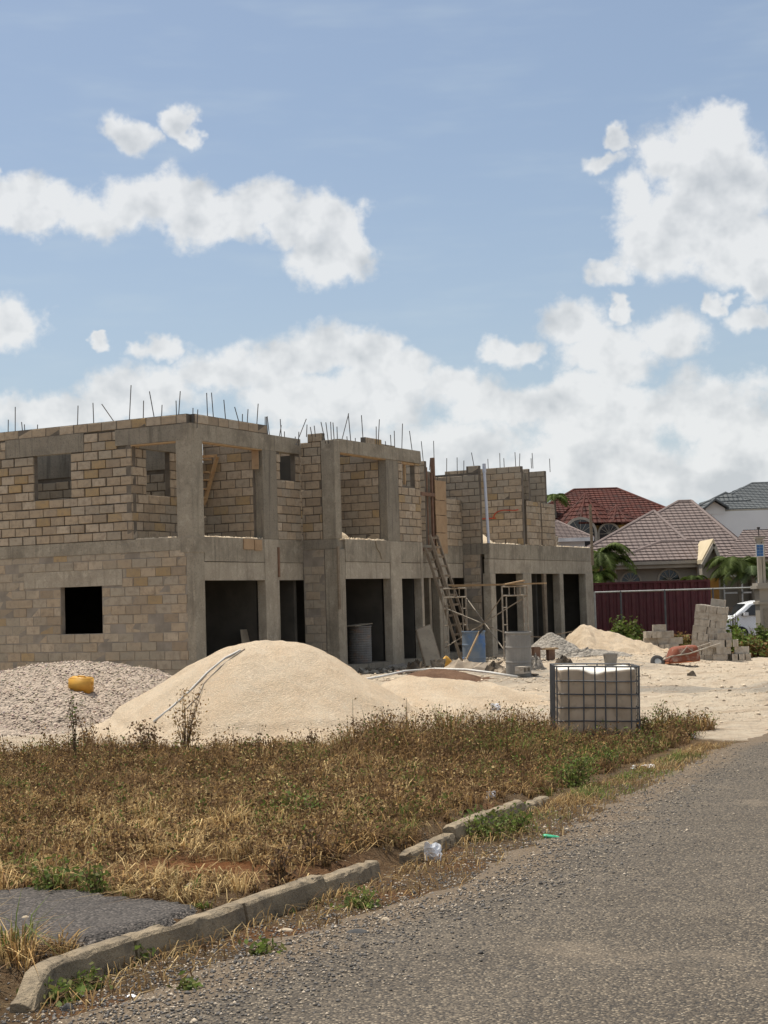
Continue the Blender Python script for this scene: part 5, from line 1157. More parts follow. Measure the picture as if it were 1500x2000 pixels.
def roof_faces(faces, name, mat, parent, course=0.34, step=0.035, thick=0.12):
    """each face: convex planar polygon (world points) laid in overlapping tile courses"""
    V = []; Fs = []; UV = []
    for poly in faces:
        P_ = [Vector(p) for p in poly]; n = (P_[1] - P_[0]).cross(P_[2] - P_[0]).normalized()
        if n.z < 0: P_ = P_[::-1]; n = -n
        h = Vector((0, 0, 1)).cross(n)
        h = h.normalized() if h.length > 1e-5 else Vector((1, 0, 0)); up = n.cross(h).normalized(); o = P_[0]
        q = [((p - o).dot(h), (p - o).dot(up)) for p in P_]; v0 = min(a[1] for a in q); v1 = max(a[1] for a in q); k = 0
        while v0 + k * course < v1 - 1e-4:
            lo, hi = v0 + k * course, min(v0 + (k+1) * course, v1); k += 1
            pl = q
            for (lim, sg) in ((lo, 1), (hi, -1)):
                out = []
                for i in range(len(pl)):
                    a, b = pl[i], pl[(i+1) % len(pl)]; da, db = sg*(a[1]-lim), sg*(b[1]-lim)
                    if da >= 0: out.append(a)
                    if (da > 0 and db < 0) or (da < 0 and db > 0): t = da/(da-db); out.append((a[0]+(b[0]-a[0])*t, a[1]+(b[1]-a[1])*t))
                pl = out
                if not pl: break
            if len(pl) < 3: continue
            b0 = len(V)
            for (a, b) in pl:
                f = 1 - (b - lo) / max(hi - lo, 1e-6); V.append(o + h*a + up*b + n*(0.01 + step*f)); UV.append((a, b))
            Fs.append(tuple(range(b0, b0 + len(pl))))
            low = [i for i, (a, b) in enumerate(pl) if b < lo + 1e-4]
            if len(low) == 2:                                                     # butt edge of the course
                i, j = low; b1 = len(V)
                for (ii) in (i, j): a, b = pl[ii]; V.append(o + h*a + up*b + n*(-0.03)); UV.append((a, b))
                Fs.append((b0+i, b0+j, b1+1, b1))
    me = bpy.data.meshes.new(name); me.from_pydata([tuple(v) for v in V], [], Fs); uvl = me.uv_layers.new(name='UVMap')
    for lp in me.loops: uvl.data[lp.index].uv = UV[lp.vertex_index]
    me.materials.append(MATS[mat]); ob = bpy.data.objects.new(name, me); col.objects.link(ob); attach(ob, parent); return ob
def ridge_caps(lines, mat, parent, r=0.09):
    for a, b in lines: mb = MB(); mb.tube([a, b], r, 8); attach(mb.build('ridge_cap', mat), parent)
def hpart(root, name, mat, fn, **kw): mb = MB(); fn(mb); return attach(mb.build(name, mat, **kw), root)
pmat('wall_taupe', (0.33, 0.295, 0.25), (0.29, 0.26, 0.215), 0.8, 0.9, 0.1, 20); pmat('trim_stone', (0.40, 0.355, 0.29), (0.34, 0.30, 0.24), 2, 0.9); pmat('wall_cream', (0.60, 0.50, 0.34), (0.52, 0.43, 0.28), 1.5, 0.9)
pmat('wall_white', (0.74, 0.74, 0.73), (0.68, 0.68, 0.67), 0.8, 0.85); pmat('wall_yellow', (0.40, 0.26, 0.085), (0.34, 0.21, 0.07), 0.8, 0.9); pmat('orange_door', (0.50, 0.26, 0.06), (0.40, 0.2, 0.05), 2, 0.8)
pmat('glass_dark', (0.015, 0.018, 0.022), rough=0.08, spec=0.5); pmat('dark_opening', (0.03, 0.03, 0.032), rough=0.7); pmat('trim_white', (0.72, 0.72, 0.70), rough=0.6)
def arch_window(root, cx, y, zc, r, zb, wallmat):
    """arched window: surround ring, glass, glazing bars"""
    pts = [(math.cos(a), math.sin(a)) for a in np.linspace(0, math.pi, 17)]
    def ring(mb, r0, r1, y0, y1):
        for sy in (0,):
            vs = [(cx + rr*c, yy, zc + rr*s_) for yy in (y0, y1) for rr in (r0, r1) for c, s_ in pts]; n = 17; f = []
            for i in range(n-1): f += [(i, i+1, n+i+1, n+i), (2*n+i, 3*n+i, 3*n+i+1, 2*n+i+1), (n+i, n+i+1, 3*n+i+1, 3*n+i), (i, 2*n+i, 2*n+i+1, i+1)]
            mb.add(vs, f)
        for sg in (-1, 1): mb.box((cx + min(sg*r0, sg*r1), y0, zb), (cx + max(sg*r0, sg*r1), y1, zc))
    w = hpart(root, 'window', 'trim_stone', lambda mb: ring(mb, r*1.03, r*1.22, y - 0.07, y + 0.02))
    def gl(mb): vs = [(cx + r*1.04*c, y - 0.02, zc + r*1.04*s_) for c, s_ in pts] + [(cx - r*1.04, y - 0.02, zb), (cx + r*1.04, y - 0.02, zb)]; mb.add(vs, [tuple(range(len(vs)))])
    mb = MB(); gl(mb); g_ = mb.build('pane', 'glass_dark'); g_.parent = w
    mb = MB()
    for a in (0.0, 0.6, 1.05, math.pi/2, math.pi - 1.05, math.pi - 0.6, math.pi): mb.beam((cx, y - 0.035, zc), (cx + r*math.cos(a), y - 0.035, zc + r*math.sin(a)), 0.022, 0.03, up=(0, 1, 0))
    mb.beam((cx, y - 0.035, zb), (cx, y - 0.035, zc), 0.04, 0.03, up=(0, 1, 0)); b_ = mb.build('glazing_bar', 'trim_stone'); b_.parent = w
# --- taupe roofed bungalow
H1 = empty('bungalow', (13, 64, -0.4), 0, 'taupe tile roofed bungalow with arched windows behind the container', 'house')
EZ = 3.02
def P3(x, y, Y): return Vector(aty(x, y, Y))
pk0, pk1 = P3(1325, 980, 70), P3(1346, 981, 70.5); pk1.z = pk0.z; pk1.y = pk0.y
fr_ = Vector((float(aty(1476, 1088, 64)[0]), 63.6, EZ)); fl_ = Vector((7.6, 63.6, EZ)); br_ = Vector((19.0, 76.5, EZ)); bl_ = Vector((7.6, 76.5, EZ))
ap2 = P3(1277, 999, 68.2)
roof_faces([[fl_, fr_, pk1, pk0], [fr_, br_, pk1], [br_, bl_, pk0, pk1], [bl_, fl_, pk0]], 'roof', 'tile_taupe', H1)
l2, r2 = Vector((7.2, 63.2, EZ)), Vector((13.2, 63.2, EZ)); b2 = Vector((ap2.x, 70.5, ap2.z))
roof_faces([[l2, r2, ap2], [r2, b2, ap2], [l2, ap2, b2]], 'roof', 'tile_taupe', H1)
ap3 = P3(1287, 1041, 64.6); l3, r3 = Vector((float(aty(1188, 1096, 62.2)[0]), 62.2, EZ)), Vector((float(aty(1378, 1094, 62.2)[0]), 62.2, EZ)); rg0, rg1 = P3(1309, 1058, 64.2), P3(1378, 1055, 64.2); rg1.z = rg0.z
a3 = Vector((ap3.x, 64.2, rg0.z)); 
roof_faces([[l3, r3, Vector((r3.x, 64.2, rg0.z)), a3], [l3, a3, Vector((l3.x, 66, EZ))]], 'roof', 'tile_taupe', H1)
roof_faces([[Vector((fr_.x - 1.6, 62.6, EZ)), Vector((18.2, 62.6, EZ)), Vector((18.2, 66.5, 4.3)), Vector((fr_.x + 0.1, 66.5, 4.3))]], 'roof', 'tile_taupe', H1)
ridge_caps([(pk0, pk1), (pk0, fl_), (pk1, fr_), (pk1, br_), (ap2, l2), (ap2, r2), (a3, l3), (a3, Vector((r3.x, 64.2, rg0.z)))], 'tile_taupe', H1)
hpart(H1, 'wall', 'wall_taupe', lambda mb: (mb.box((7.9, 64.2, -0.5), (fr_.x - 0.3, 76, EZ - 0.3)), mb.box((l3.x + 0.4, 62.8, -0.5), (r3.x - 0.2, 64.19, EZ - 0.3))))
hpart(H1, 'wall', 'wall_taupe', lambda mb: mb.box((fr_.x - 0.29, 63.6, -0.5), (18, 75.8, EZ - 0.31)))
hpart(H1, 'cornice', 'trim_stone', lambda mb: (mb.box((l3.x, 62.3, EZ - 0.30), (r3.x, 62.9, EZ - 0.16)), mb.box((l3.x - 0.05, 62.18, EZ - 0.15), (r3.x + 0.05, 62.9, EZ - 0.02)), mb.box((r3.x + 0.9, 63.0, EZ - 0.3), (18.1, 63.7, EZ - 0.16)), mb.box((r3.x + 0.85, 62.7, EZ - 0.15), (18.2, 63.6, EZ - 0.01))))
for (x, y, r) in ((1232, 1136, 0.36), (1307, 1133, 0.40)): p = aty(x, y, 62.8); arch_window(H1, p[0], 62.8, p[2], r, 0.4, 'wall_taupe')
# gabled porch
ga_, gl_, gr_ = P3(1393, 1052, 61.2), P3(1371, 1093, 61.2), P3(1411, 1099, 61.2)
def gable(mb):
    for (a, b) in ((ga_, gl_), (ga_, gr_)):
        d = Vector((0, 2.6, 0)); n = Vector((0, 0, -0.16)); vs = [a, b, b + d, a + d, a + n, b + n, b + d + n, a + d + n]
        mb.add(vs, [(0,1,2,3),(7,6,5,4),(0,4,5,1),(1,5,6,2),(2,6,7,3),(3,7,4,0)])
hpart(H1, 'porch_gable', 'wall_cream', gable)
hpart(H1, 'porch_moulding', 'trim_stone', lambda mb: [mb.beam(a + Vector((0, -0.05, -0.22)), b + Vector((0, -0.05, -0.22)), 0.12, 0.16, up=(0, 1, 0)) for a, b in ((ga_, gl_), (ga_, gr_))])
hpart(H1, 'porch_wall', 'trim_stone', lambda mb: mb.add([(gl_.x + 0.05, 61.5, -0.4), (gr_.x - 0.05, 61.5, -0.4), (gr_.x - 0.05, 61.5, gr_.z - 0.1), (ga_.x, 61.5, ga_.z - 0.2), (gl_.x + 0.05, 61.5, gl_.z - 0.1), (gl_.x + 0.05, 62.7, -0.4), (gr_.x - 0.05, 62.7, -0.4), (gr_.x - 0.05, 62.7, gr_.z - 0.1), (ga_.x, 62.7, ga_.z - 0.2), (gl_.x + 0.05, 62.7, gl_.z - 0.1)], [(0,1,2,3,4), (5,9,8,7,6), (0,5,6,1), (1,6,7,2), (2,7,8,3), (3,8,9,4), (4,9,5,0)]))
hpart(H1, 'door', 'orange_door', lambda mb: mb.box((ga_.x - 0.33, 61.44, -0.3), (ga_.x + 0.2, 61.49, 2.25)))
for x in (1432, 1461): p = aty(x, 1140, 63.5); hpart(H1, 'window', 'trim_white', lambda mb: [mb.box((p[0] + a, 63.52, 0.6 + c), (p[0] + b, 63.58, 0.6 + d)) for a, b, c, d in ((-0.4, 0.4, 1.7, 1.78), (-0.4, -0.34, 0, 1.7), (0.34, 0.4, 0, 1.7), (-0.34, 0.34, 1.0, 1.06))])
# --- small bungalow roof glimpsed over the slab
H4 = empty('small_bungalow', (8, 78, -0.4), 0, 'low taupe roof with white fascia glimpsed over the far slab', 'house')
a4, e4r, e4l = P3(1088, 1018, 80), P3(1160, 1050, 76), P3(1020, 1050, 76); e4l.z = e4r.z; b4 = Vector((a4.x - 6, 80, a4.z)); e4l.x -= 3
roof_faces([[e4l, e4r, a4, b4], [e4r, Vector((e4r.x, 84, e4r.z)), a4]], 'roof', 'tile_taupe', H4); ridge_caps([(a4, e4r), (a4, b4)], 'tile_taupe', H4, 0.07)
hpart(H4, 'wall', 'wall_white', lambda mb: mb.box((e4l.x + 0.3, 76.5, -0.4), (e4r.x - 0.4, 83, e4r.z - 0.15))); hpart(H4, 'fascia', 'trim_white', lambda mb: mb.box((e4l.x, 75.95, e4r.z - 0.16), (e4r.x, 76.1, e4r.z + 0.02)))
# --- red roofed house
H2 = empty('red_roof_house', (12, 88, -0.4), 0, 'two storey yellow house with weathered red tile roof', 'house')
RY = 88; ez = float(aty(1180, 1024, RY - 5)[2]); q0, q1 = P3(1121, 957, RY), P3(1205, 953, RY); q1.z = q0.z
fl, fr, br, bl = Vector((q0.x - 4.2, RY - 5, ez)), Vector((q1.x + 3.6, RY - 5, ez)), Vector((q1.x + 4.5, RY + 6, ez)), Vector((q0.x - 4.5, RY + 6, ez))
roof_faces([[fl, fr, q1, q0], [fr, br, q1], [br, bl, q0, q1], [bl, fl, q0]], 'roof', 'tile_red', H2)
def turret(px, py, R, Y, n=10):
    ap = P3(px, py, Y); f = []; ring = [Vector((ap.x + R*math.cos(a), Y + R*math.sin(a), ez + 0.02)) for a in np.linspace(math.pi, 2*math.pi, n//2 + 1)]
    for i in range(len(ring) - 1): f.append([ring[i], ring[i+1], ap])
    roof_faces(f, 'roof', 'tile_red', H2); ridge_caps([(ap, r_) for r_ in ring], 'tile_red', H2, 0.06)
    hpart(H2, 'wall', 'wall_yellow', lambda mb: mb.prism([(ap.x + (R-0.5)*math.cos(a), Y + (R-0.5)*math.sin(a)) for a in np.linspace(0, 2*math.pi, 12, False)], -0.4, ez - 0.1)); return ap
turret(1143, 964, 1.9, RY - 4.5); turret(1204, 988, 1.25, RY - 5.0)
ridge_caps([(q0, q1), (q0, fl), (q1, fr)], 'tile_red', H2)
hpart(H2, 'wall', 'wall_yellow', lambda mb: mb.box((fl.x + 0.6, RY - 4.3, -0.4), (fr.x - 0.6, RY + 5, ez - 0.1))); hpart(H2, 'eave_trim', 'trim_stone', lambda mb: mb.box((fl.x + 0.1, RY - 4.95, ez - 0.22), (fr.x - 0.1, RY - 4.6, ez - 0.03)))
for (x, r) in ((1134, 0.72), (1191, 0.5)): p = aty(x, 1042, RY - 6.2); arch_window(H2, p[0], RY - 6.25 if r > 0.6 else RY - 5.9, p[2], r, p[2] - 1.4, 'wall_yellow')
# --- grey roofed white house
H3 = empty('grey_roof_house', (20, 86, -0.4), 0, 'white two storey house with dark grey tile roof at the right', 'house')
GY = 88; g0 = P3(1469, 944, GY); g1 = Vector((g0.x + 9, GY, g0.z)); gez = float(aty(1470, 993, GY - 5)[2]); gfl, gfr = Vector((g0.x - 4.0, GY - 5, gez)), Vector((g1.x + 4, GY - 5, gez)); gbl, gbr = Vector((g0.x - 4, GY + 5, gez)), Vector((g1.x + 4, GY + 5, gez))
roof_faces([[gfl, gfr, g1, g0], [gbl, gfl, g0], [gfr, gbr, g1], [gbr, gbl, g0, g1]], 'roof', 'tile_grey', H3)
gw0 = P3(1418, 962, GY - 3); gwl = Vector((gw0.x - 2.7, GY - 4.4, gez - 0.15)); gwr = Vector((gw0.x + 2.6, GY - 4.4, gez - 0.15)); gwb = Vector((gw0.x + 1.0, GY, gw0.z))
roof_faces([[gwl, gwr, gw0], [gwl, gw0, gwb, Vector((gwl.x, GY + 3, gez - 0.15))], [gwr, gw0, gwb]], 'roof', 'tile_grey', H3)
gga, ggl, ggr = P3(1397, 975, GY - 5.6), P3(1375, 993, GY - 5.6), P3(1424, 991, GY - 5.6); ggr.z = ggl.z
dd = Vector((0, 4, 0.0)); roof_faces([[ggl, gga, gga + dd, ggl + dd], [ggr, gga, gga + dd, ggr + dd]], 'roof', 'tile_grey', H3); ridge_caps([(gga, gga + dd), (gga, ggl), (gga, ggr), (g0, g1), (g0, gfl), (gw0, gwl)], 'tile_grey', H3, 0.07)
hpart(H3, 'wall', 'wall_white', lambda mb: mb.box((ggl.x + 0.3, GY - 5.2, -0.4), (g0.x - 0.3, GY + 4, gez - 0.12)))
hpart(H3, 'gable_wall', 'wall_white', lambda mb: mb.add([(ggl.x + 0.15, GY - 5.25, ggl.z - 0.3), (ggr.x - 0.15, GY - 5.25, ggl.z - 0.3), (ggr.x - 0.15, GY - 5.25, ggl.z), (gga.x, GY - 5.25, gga.z - 0.1), (ggl.x + 0.15, GY - 5.25, ggl.z), (gga.x, GY - 4.9, gga.z - 0.1)], [(0,1,2,3,4), (2,5,3), (3,5,4)]))
hpart(H3, 'wall', 'wall_white', lambda mb: (mb.box((g0.x - 0.29, GY - 4.2, -0.4), (g1.x + 3, GY + 4, 3.4)), mb.box((g0.x - 0.29, GY - 4.2, 5.6), (g1.x + 3, GY - 4.0, gez - 0.1)), mb.box((g0.x - 0.28, GY - 1.5, 3.4), (g1.x + 3, GY - 1.3, 5.6))))
for dx in (0.35, 3.4): hpart(H3, 'veranda_column', 'trim_stone', lambda mb: mb.tube([(g0.x + dx, GY - 4.0, 3.4), (g0.x + dx, GY - 4.0, 5.6)], 0.16, 12))
hpart(H3, 'eave_trim', 'trim_stone', lambda mb: mb.box((g0.x - 3.0, GY - 4.95, gez - 0.16), (gfr.x, GY - 4.7, gez - 0.02)))
# --- gate pillar with a solar lamp
gp = P3(1492, 1190, 47.5); gp_x = gp.x; GPL = empty('gate_pillar', (gp_x, 47.5, -0.35), 0, 'stone gate pillar at the right edge of the view', 'pillar')
mb = MB(); mb.box((-0.12, 0, 0), (0.5, 0.6, 2.1)); mb.build('shaft', 'wall_taupe', GPL)
for (e, z0, z1) in ((0.05, 1.62, 1.7), (0.10, 2.1, 2.2), (0.05, 2.2, 2.28)): mb = MB(); mb.box((-0.12 - e, -e, z0), (0.5 + e, 0.6 + e, z1)); mb.build('moulding', 'wall_taupe', GPL)
mb = MB(); mb.box((-0.02, -0.02, 0.15), (0.42, 0.0, 1.5)); mb.build('recess_panel', 'concrete_dark', GPL)
lp0 = P3(1487, 1135, 47.6); SLm = empty('solar_lamp_post', (lp0.x, 47.75, 1.93), 0, 'grey post with a small blue solar panel on the gate pillar', 'lamp post')
zt = float(aty(1484, 1052, 47.7)[2]) - 1.93
mb = MB(); mb.box((-0.06, -0.06, 0.0), (0.06, 0.06, zt)); mb.box((0.09, -0.05, 0), (0.17, 0.05, zt - 0.05)); mb.build('post', 'trim_stone', SLm); mb = MB(); mb.box((-0.12, -0.12, zt), (0.2, 0.12, zt + 0.06)); mb.box((-0.08, -0.08, zt - 0.1), (0.12, 0.08, zt)); mb.build('cap', 'wall_taupe', SLm)
mb = MB(); mb.tube([(0.02, 0, zt + 0.06), (0.02, 0, zt + 0.3)], 0.015, 6); mb.tube([(0.02, 0, zt + 0.3), (0.02, 0, zt + 0.36)], 0.05, 8); mb.build('finial', 'dark_rubber', SLm)
pmat('solar_blue', (0.02, 0.08, 0.22), (0.03, 0.12, 0.3), 14, 0.15, spec=0.6)
zc = float(aty(1485, 1075, 47.6)[2]) - 1.93; mb = MB(); mb.box((-0.13, -0.16, zc - 0.2), (0.12, -0.13, zc + 0.2)); fp = mb.build('panel_frame', 'trim_white', SLm)
for i in range(2):
    for j in range(4): mb = MB(); mb.box((-0.108 + i*0.106, -0.168, zc - 0.178 + j*0.09), (-0.008 + i*0.106, -0.1605, zc - 0.094 + j*0.09)); mb.build('solar_cell', 'solar_blue', fp)
# --- white car
pmat('car_white', (0.78, 0.79, 0.80), (0.74, 0.75, 0.76), 1, 0.25, spec=0.6); pmat('tyre', (0.02, 0.02, 0.02), rough=0.8)
cf = P3(1402, 1196, 56); car = empty('white_car', (cf.x, 56, -0.2), math.radians(4), 'white hatchback parked behind the green shrubs', 'car')
side = [(0.0, 0.28), (0.0, 0.62), (0.07, 0.80), (0.55, 0.98), (1.2, 1.44), (1.7, 1.53), (3.2, 1.50), (3.85, 1.08), (3.98, 0.9), (4.0, 0.35), (3.9, 0.26), (0.1, 0.24)]
def carbody(mb):
    n = len(side); vs = []
    for (y, sx, sz) in ((0.0, 0.99, 0.0), (0.10, 1.0, 0.0), (1.6, 1.0, 0.0), (1.7, 0.99, 0.0)):
        for (x, z) in side:
            inn = 0.16 * max(0, (z - 0.9) / 0.6); yy = y + inn if y < 0.8 else y - inn; vs.append((2.1 + (x - 2.1) * sx, yy, z))
    fs = [tuple(range(n)), tuple(range(4*n-1, 3*n-1, -1))]
    for r in range(3): fs += [(r*n+i, r*n+(i+1) % n, (r+1)*n+(i+1) % n, (r+1)*n+i) for i in range(n)]
    mb.add(vs, fs)
mb = MB(); carbody(mb); mb.build('body', 'car_white', car, bevel=0.05)
def glassp(pts, nm):
    mb = MB(); vs = [(x, 0.16 * max(0, (z - 0.9) / 0.6) - 0.012, z) for x, z in pts]; mb.add(vs + [(a, b + 0.03, c) for a, b, c in vs], [tuple(range(len(pts))), tuple(range(2*len(pts)-1, len(pts)-1, -1))]); mb.build(nm, 'glass_dark', car)
glassp([(0.85, 1.0), (1.32, 1.38), (1.85, 1.44), (1.85, 1.0)], 'window'); glassp([(1.93, 1.0), (1.93, 1.44), (3.05, 1.42), (3.5, 1.04)], 'window')
mb = MB(); mb.add([(0.62, 0.2, 1.02), (1.16, 0.3, 1.40), (1.16, 1.4, 1.40), (0.62, 1.5, 1.02)], [(0,1,2,3)]); mb.v = [(x - 0.03, y, z + 0.025) for x, y, z in mb.v]; mb.build('windscreen', 'glass_dark', car)
for x in (0.8, 3.35):
    for y in (0.02, 1.68):
        mb = MB(); mb.lathe([(0.18, -0.09), (0.29, -0.09), (0.31, -0.05), (0.31, 0.05), (0.29, 0.09), (0.18, 0.09)], 20); mb.xform(Matrix.Translation((x, y, 0.31)) @ Matrix.Rotation(math.pi/2, 4, 'X')); w = mb.build('wheel', 'tyre', car, smooth=True)
        mb = MB(); mb.lathe([(0, -0.07), (0.19, -0.075), (0.19, 0.075), (0, 0.07)], 16); mb.xform(Matrix.Translation((x, y, 0.31)) @ Matrix.Rotation(math.pi/2, 4, 'X')); mb.build('rim', 'galv_light', w)
mb = MB(); mb.box((-0.015, 0.1, 0.6), (0.12, 0.42, 0.74)); mb.build('headlight', 'glass_dark', car)
mb = MB(); mb.box((0.95, -0.12, 1.0), (1.1, 0.02, 1.12)); mb.build('mirror', 'car_white', car)

# ------------------------------------------------------------------ vegetation
attrmat('leaf', 0.7, 0.25, 0.35); attrmat('straw', 0.85, 0.15, 0.25)
pmat('stem_brown', (0.14, 0.09, 0.05), (0.10, 0.065, 0.04), 10, 0.9); pmat('palm_trunk', (0.22, 0.19, 0.15), (0.15, 0.13, 0.10), 8, 0.95)
def blades(P_, h, w, lean, ang, cols, bend):
    """tapered two-segment blades; arrays of n"""
    n = len(P_); d = np.stack([np.cos(ang), np.sin(ang)], -1); s = np.stack([-np.sin(ang + 0.4), np.cos(ang + 0.4)], -1)
    V = np.zeros((n, 5, 3)); hw = (w / 2)[:, None]
    V[:, 0, :2] = P_[:, :2] - s*hw; V[:, 1, :2] = P_[:, :2] + s*hw
    m = P_[:, :2] + d * (lean * h * 0.4)[:, None]; V[:, 2, :2] = m - s*hw*0.8; V[:, 3, :2] = m + s*hw*0.8
    V[:, 4, :2] = P_[:, :2] + d * ((lean + bend) * h)[:, None]
    V[:, 0:2, 2] = P_[:, 2:3] - 0.01; V[:, 2:4, 2] = (P_[:, 2] + h * 0.58)[:, None]; V[:, 4, 2] = P_[:, 2] + h * np.clip(1 - 0.55*bend, 0.25, 1)
    b = np.arange(n)[:, None] * 5
    q = (b + np.array([0, 1, 3, 2])).reshape(n, 4); t = (b + np.array([2, 3, 4])).reshape(n, 3)
    Fl = np.concatenate([q, t], 1).reshape(-1); sz = np.tile([4, 3], n)
    c = np.repeat(cols, 5, 0).reshape(n, 5, 3); c[:, :2] *= 0.8
    return V.reshape(-1, 3), Fl, sz, c.reshape(-1, 3)
def cards(P_, size, nrm, cols, asp=1.8):
    """leaf-shaped quads (kite) with given normals"""
    n = len(P_); a = np.cross(nrm, RNG.normal(size=(n, 3))); a /= np.linalg.norm(a, axis=1, keepdims=True) + 1e-9; b = np.cross(nrm, a)
    L = (size * asp / 2)[:, None]; Wd = (size / 2)[:, None]
    V = np.stack([P_ - a*L, P_ + b*Wd - a*L*0.1 + nrm*Wd*0.25, P_ + a*L, P_ - b*Wd - a*L*0.1 + nrm*Wd*0.25], 1)
    i = np.arange(n)[:, None] * 4; Fl = np.concatenate([i + np.array([0, 1, 2]), i + np.array([0, 2, 3])], 1).reshape(-1)
    return V.reshape(-1, 3), Fl, np.full(2*n, 3), np.repeat(cols, 4, 0)
def rand_unit(n):
    v = RNG.normal(size=(n, 3)); return v / np.linalg.norm(v, axis=1, keepdims=True)
STRAW = np.array([0.44, 0.32, 0.155]); GOLD = np.array([0.32, 0.20, 0.08]); BROWN = np.array([0.17, 0.10, 0.05]); DKB = np.array([0.10, 0.06, 0.03]); OLIVE = np.array([0.15, 0.15, 0.045]); GREEN = np.array([0.115, 0.155, 0.035])
def pick(n, probs, palette):
    i = RNG.choice(len(palette), n, p=np.array(probs) / sum(probs)); c = np.array(palette)[i] * RNG.uniform(0.65, 1.3, (n, 1)); return np.clip(c, 0.01, 0.9)
def field_points(n, y0=6.9, y1=26.0):
    y = y0 + (y1 - y0) * RNG.random(n) ** 0.85; half = 0.27 * y + 0.5; x = RNG.uniform(-1, 1, n) * half
    return x, y
def field_mask(x, y):
    """density of the rough grass: behind the kerb, thinning into the marl"""
    w = wobble(x, y, 1.7); kx = np.where(y > KERB[-1, 1], KERB[-1, 0] + (y - KERB[-1, 1]) * 0.42, kerb_x(y)) - 0.16
    left = ss(0.0, 0.35, kx - x + 0.12 * w)
    far_ = ss(0.5, -0.7, y - (22.9 + 0.5 * w + 0.55 * ss(-1, 2, x) + 0.9 * ss(1.5, 3, x)))
    inpatch = np.zeros(x.shape, bool); j = len(pp) - 1
    for i in range(len(pp)):
        (xi, yi), (xj, yj) = pp[i], pp[j]; inpatch ^= ((yi > y) != (yj > y)) & (x < (xj - xi) * (y - yi) / (yj - yi + 1e-9) + xi); j = i
    bare = 1 - np.clip(1.5 * np.exp(-((x + 1.3) / 0.75)**2 - ((y - 10.75) / 0.5)**2) * (0.75 + 0.5 * w), 0, 0.96) - 0.6 * ss(0.45, 0.8, wobble(x + 3, y, 2.6)) * ss(1.6, 0.7, np.abs(x + 1.15 - 0.32 * (y - 10.5)))
    bare = np.clip(bare, 0, 1)
    return left * far_ * np.where(inpatch, 0.0, 1.0) * bare
# shared fields: where it is greener, where taller
def greenness(x, y): return np.clip(0.45 * wobble(x + 11, y, 0.9) + 0.25 * wobble(x, y + 4, 3.0) + 0.30 * ss(0.3, 3.0, x - 0.12 * (y - 14)), 0, 1)
def tallness(x, y): return 0.55 + 0.30 * wobble(x + 2, y + 9, 1.2) + 0.35 * ss(15, 22, y) + 0.35 * ss(18, 22, y) * ss(-0.2, 0.6, wobble(x, y, 2.1)) + 0.75 * ss(-1.2, -0.2, x) * ss(2.5, 1.9, x) * ss(18.3, 21, y)
# tussocks: clumps with one habit each; blades fan out of the clump's heart
NC = 7200; cx, cy = field_points(NC); k = RNG.random(NC) < field_mask(cx, cy); cx, cy = cx[k], cy[k]; NC = len(cx)
cg = greenness(cx, cy); cth = tallness(cx, cy); strawz = 0.10 + 0.70 * ss(0.2, -1.4, cx - 0.02 * (cy - 12)) * ss(19, 12.5, cy) + 0.40 * ss(0.15, 0.7, wobble(cx, cy, 1.1))
u = RNG.random(NC); typ = np.where(u < strawz * 0.6, 0, np.where(u < strawz * 0.6 + 0.06 + cg * 0.5, 3, np.where(RNG.random(NC) < 0.55, 1, 2)))
ch = (0.07 + 0.22 * RNG.random(NC) ** 2.0) * np.clip(cth, 0.4, 2.0) * 1.15; cr = (0.03 + 0.10 * RNG.random(NC)) * (0.6 + 2.0 * ch)
nb = (20 + 34 * RNG.random(NC)).astype(int); ci = np.repeat(np.arange(NC), nb); n = len(ci)
ang = RNG.random(n) * 6.28; rad = np.sqrt(RNG.random(n)) * cr[ci]; px_ = cx[ci] + rad * np.cos(ang); py_ = cy[ci] + rad * np.sin(ang)
k = field_mask(px_, py_) > 0.08; ci, ang, rad, px_, py_ = ci[k], ang[k], rad[k], px_[k], py_[k]; n = len(ci)
hh_ = ch[ci] * RNG.uniform(0.45, 1.25, n); cb = RNG.uniform(0.7, 1.25, NC)[ci][:, None]
pal_by = [([7, 3, 1], [STRAW * 1.25, GOLD * 1.2, BROWN]), ([5, 4, 2], [BROWN, GOLD, DKB]), ([4, 3, 4], [DKB, BROWN, GOLD * 0.8]), ([4, 4, 2], [OLIVE, GREEN * 1.2, GOLD])]
cols = np.zeros((n, 3))
for ty in range(4): m_ = typ[ci] == ty; cols[m_] = pick(int(m_.sum()), *pal_by[ty])
lean = 0.15 + 0.55 * rad / (cr[ci] + 1e-6) * RNG.uniform(0.3, 1.3, n); bend = np.abs(RNG.normal(0.30, 0.40, n)); brk = RNG.random(n) < 0.18; bend = np.where(brk, bend + 0.9, bend)
V, Fl, sz, c = blades(np.stack([px_, py_, gheight(px_, py_)], -1), hh_, RNG.uniform(0.005, 0.012, n) * (0.65 + 0.03 * py_), lean, ang + RNG.normal(0, 0.6, n), cols * cb, bend)
o = npmesh('dry_grass', V, Fl, sz, 'straw', colors=c); tag(o, 'dry straw coloured grass tussocks covering the verge behind the kerb', 'grass', kind='stuff')
